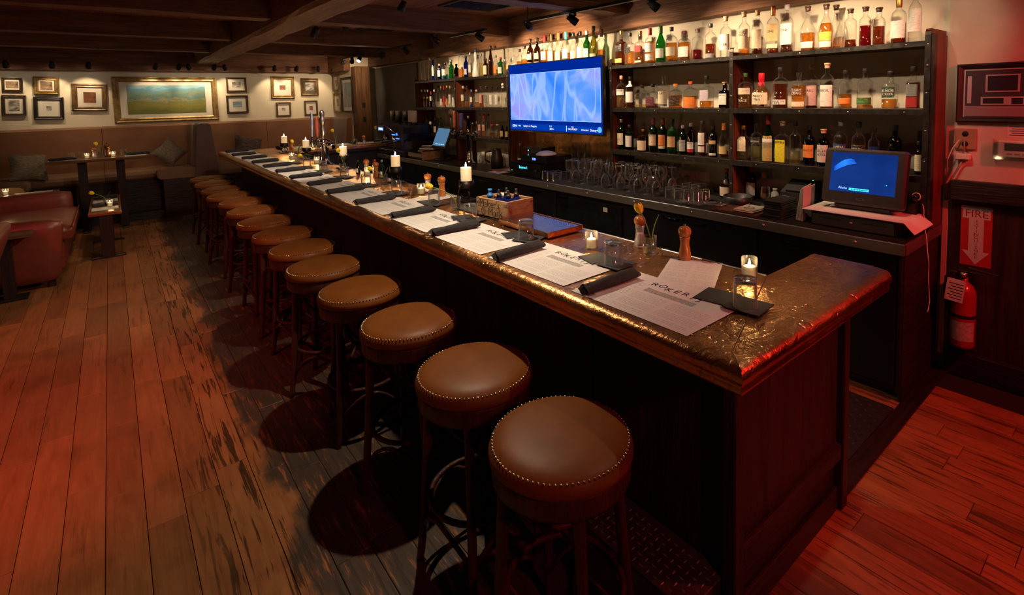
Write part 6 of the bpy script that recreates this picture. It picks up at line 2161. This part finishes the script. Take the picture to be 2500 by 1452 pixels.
# heads over the back bar on their track
BT = [(3.15, 2.62, (3.72, 2.3, 1.95), 16), (3.15, 3.53, (3.72, 3.2, 1.95), 16), (3.01, 4.00, (3.74, 4.25, 2.10), 26), (3.15, 5.08, (3.74, 4.95, 2.05), 20), (2.87, 5.57, (3.72, 5.8, 1.95), 14),
      (3.15, 7.01, (3.72, 6.9, 1.9), 12), (3.15, 7.84, (2.2, 8.4, 1.0), 10), (3.15, 8.79, (1.9, 7.6, 1.0), 10), (3.15, 9.13, (3.42, 10.3, 1.85), 8), (3.15, 9.55, (2.6, 10.9, 1.9), 8)]
for k, (x, y, tg_, e) in enumerate(BT):
    spot('small black ceiling spotlight over the back bar, %s from the ceiling edge above the bottles' % ORD[k], (x, y, 2.415), tg_, e * 1.7, 95, .7, zc=2.475 if x == 3.15 else 2.712, hot=k in (1, 7), group='ceiling spotlights over the back bar')
for k, (ya, yb) in enumerate([(2.45, 4.15), (4.95, 5.75), (6.85, 8.0), (8.65, 9.7)]):
    one('track_rail', MB().box(3.13, 3.17, ya, yb, 2.474, 2.4995, .003), FIX, 'short black lighting track under the joists, %s from the camera end' % ORD[k], 'track', group='ceiling light tracks')
# nearest bays of bottles and the bare wall, lit from above the frame
spot('black ceiling spotlight above the nearest bottle bay', (3.10, 1.55, 2.44), (3.74, 1.55, 1.9), 24, 95, .7)
spot('black ceiling spotlight above the end of the back counter', (3.05, .75, 2.44), (3.80, 1.0, 2.1), 6, 60, .8)
# heads on the girder, shining on stools and bar
for k, (x, y, tg_, e, an) in enumerate([(1.34, 2.32, (1.0, 3.0, .4), 54, 140), (1.49, 5.25, (.95, 6.8, .5), 34, 110)]):
    spot('black spotlight mounted beside the long girder, %s from the camera end' % ORD[k], (x, y, 2.385), tg_, e, an, .5, (1.0, .80, .57), zc=2.436, size=.018, group='spotlights beside the girder')
for k, (x, y, tg_, e) in enumerate([(2.05, .50, (1.60, 1.05, 1.05), 12), (2.1, 1.9, (1.55, 2.4, 1.05), 1.6), (2.1, 3.78, (1.55, 4.0, 1.05), 3.5), (2.1, 4.7, (1.55, 5.2, 1.05), 3.0), (2.1, 6.2, (1.6, 6.8, 1.05), 3.0), (2.1, 7.6, (1.6, 8.0, 1.05), 5)]):
    spot('black ceiling spotlight over the copper bar top, %s from the camera end' % ORD[k], (x, y, 2.60), tg_, e, 62, .8, (1.0, .83, .64), group='spotlights over the bar top')
# heads added over the aisle to brighten the bottle fronts; the last lifts the glassware
for k, (x, y, tg_, e) in enumerate([(2.45, 1.10, (3.7, 1.5, 1.55), 17), (2.45, 2.75, (3.7, 2.8, 1.55), 16), (2.45, 5.85, (3.7, 6.0, 1.55), 10), (2.75, 3.95, (3.5, 3.3, .95), 30)]):
    spot('added black ceiling spotlight over the aisle behind the bar, %s from the camera end' % ORD[k], (x, y, 2.62), tg_, e, 70, .9, (1.0, .76, .50), group='added spotlights over the bar aisle')
# open floor
for k, (x, y, tg_, e) in enumerate([(.35, 3.75, (.3, 4.3, 0), 6), (.20, 5.75, (.10, 6.3, 0), 13), (.10, 7.72, (.05, 8.3, 0), 16), (-.1, 9.60, (-.1, 10.6, .7), 22)]):
    spot('black ceiling spotlight over the open floor, %s from the camera end' % ORD[k], (x, y, 2.66), tg_, e, 70, .9, zc=2.71, size=.05, group='spotlights over the open floor')
# picture lights along the valance
PL = [(-1.04, -1.06), (-.58, -.62), (-.19, -.24), (.60, .52), (.90, .82), (1.03, 1.16), (1.38, 1.32), (1.53, 1.62), (2.29, 2.30), (2.65, 2.58), (3.02, 3.08), (3.29, 3.32)]
for k, (x, tx_) in enumerate(PL):
    spot('small picture light under the back wall valance, %s from the settee side' % ORD[k], (x * 1.01, 10.70, 2.362), (tx_, 11.04, 1.85), [6, 7, 7, 5, 5, 7, 7, 6, 7, 7, 6, 8][k], 76, .6, (1.0, .74, .44), size=.015, wall_y=10.94, group='picture lights on the back wall')
# red gels near the entrance, behind the viewpoint
RED = (1.0, .034, .036)
spot('red-gelled ceiling spotlight over the lounge seats', (-1.6, 2.2, 2.55), (-.85, 4.4, 0), 135, 80, .95, RED, zc=2.71, size=.06, group='red-gelled spotlights')
spot('red-gelled ceiling spotlight over the entrance end of the bar', (2.9, -.9, 2.55), (3.2, .8, .5), 95, 110, .9, RED, zc=2.71, size=.06, group='red-gelled spotlights')
spot('red-gelled ceiling spotlight behind the viewpoint', (.6, -1.5, 2.50), (1.5, .85, .8), 40, 66, .9, (1.0, .13, .13), zc=2.71, size=.06, group='red-gelled spotlights')
spot('warm ceiling spotlight over the entrance floor boards', (2.4, -.6, 2.6), (2.75, .45, 0), 5, 60, .9, zc=2.71, size=.06)
# ceiling vents
for k, (x0, x1, y0, y1) in enumerate([(2.64, 3.28, 4.55, 5.05), (2.60, 3.05, 6.95, 7.28)]):
    t = thing('ceiling_vent', 'rectangular slatted ceiling vent %s' % ('nearest the television', 'deeper in the room')[k], 'vent', ((x0 + x1) / 2, (y0 + y1) / 2, 2.70), 0, 'ceiling vents')
    w_, h_ = (x1 - x0) / 2, (y1 - y0) / 2
    m = MB()
    for q in ((-w_, w_, -h_, -h_ + .035), (-w_, w_, h_ - .035, h_), (-w_, -w_ + .035, -h_ + .035, h_ - .035), (w_ - .035, w_, -h_ + .035, h_ - .035)):
        m.box(*q, -.006, .010, .002)
    m.build('frame', pm('vent_brown', (.06, .035, .025), .5), t)
    MB().box(-w_ + .03, w_ - .03, -h_ + .03, h_ - .03, .006, .011).build('backing', BLACKM, t)
    n = int(h_ * 2 / .03)
    for i in range(n - 2):
        y = -h_ + .045 + i * .03
        MB().box(-w_ + .035, w_ - .035, -.010, .010, -.001, .001, M=T(0, y, .001, rx=.6)).build('slat', pm('vent_brown', 0, 0), t)
# the far end of the bar: settings along the return
for k, x in enumerate((2.15, 2.72, 3.22)):
    dup(menu0, (x, 8.80, ZB), PI, 'white menu on the short far return of the bar, %s from the bar stools' % ORD[k], 'menus on the far return')
    dup(tum0, (x + .22, 8.58, ZB + .0012), 0, 'clear upturned tumbler on the far return of the bar, %s from the bar stools' % ORD[k], 'tumblers on the far return')
    dup(roll0, (x - .255, 8.80, ZB + .0002), PI / 2, 'black napkin roll on the far return of the bar, %s from the bar stools' % ORD[k], 'napkin rolls on the far return')
for k, (x, y) in enumerate([(2.62, 8.52), (3.33, 8.60)]):
    dup(bud0, (x, y, ZB + .0012), 0, 'clear bud vase on the far return of the bar, %s' % ('midway along', 'by the wooden post')[k])
    make_tulip('yellow tulip on the far return of the bar, %s' % ('midway along', 'by the wooden post')[k], (x, y, ZB + .014), 2.4, .03, .20, 0, 1.2)
make_votive('lit votive candle midway along the far return of the bar', (2.30, 8.52, ZB + .0012), .6)
make_mill('salt mill on the far return of the bar', (3.05, 8.48, ZB + .0012), True)
make_mill('pepper mill on the far return of the bar near the stools', (2.02, 8.62, ZB + .0012), False, 1.1)
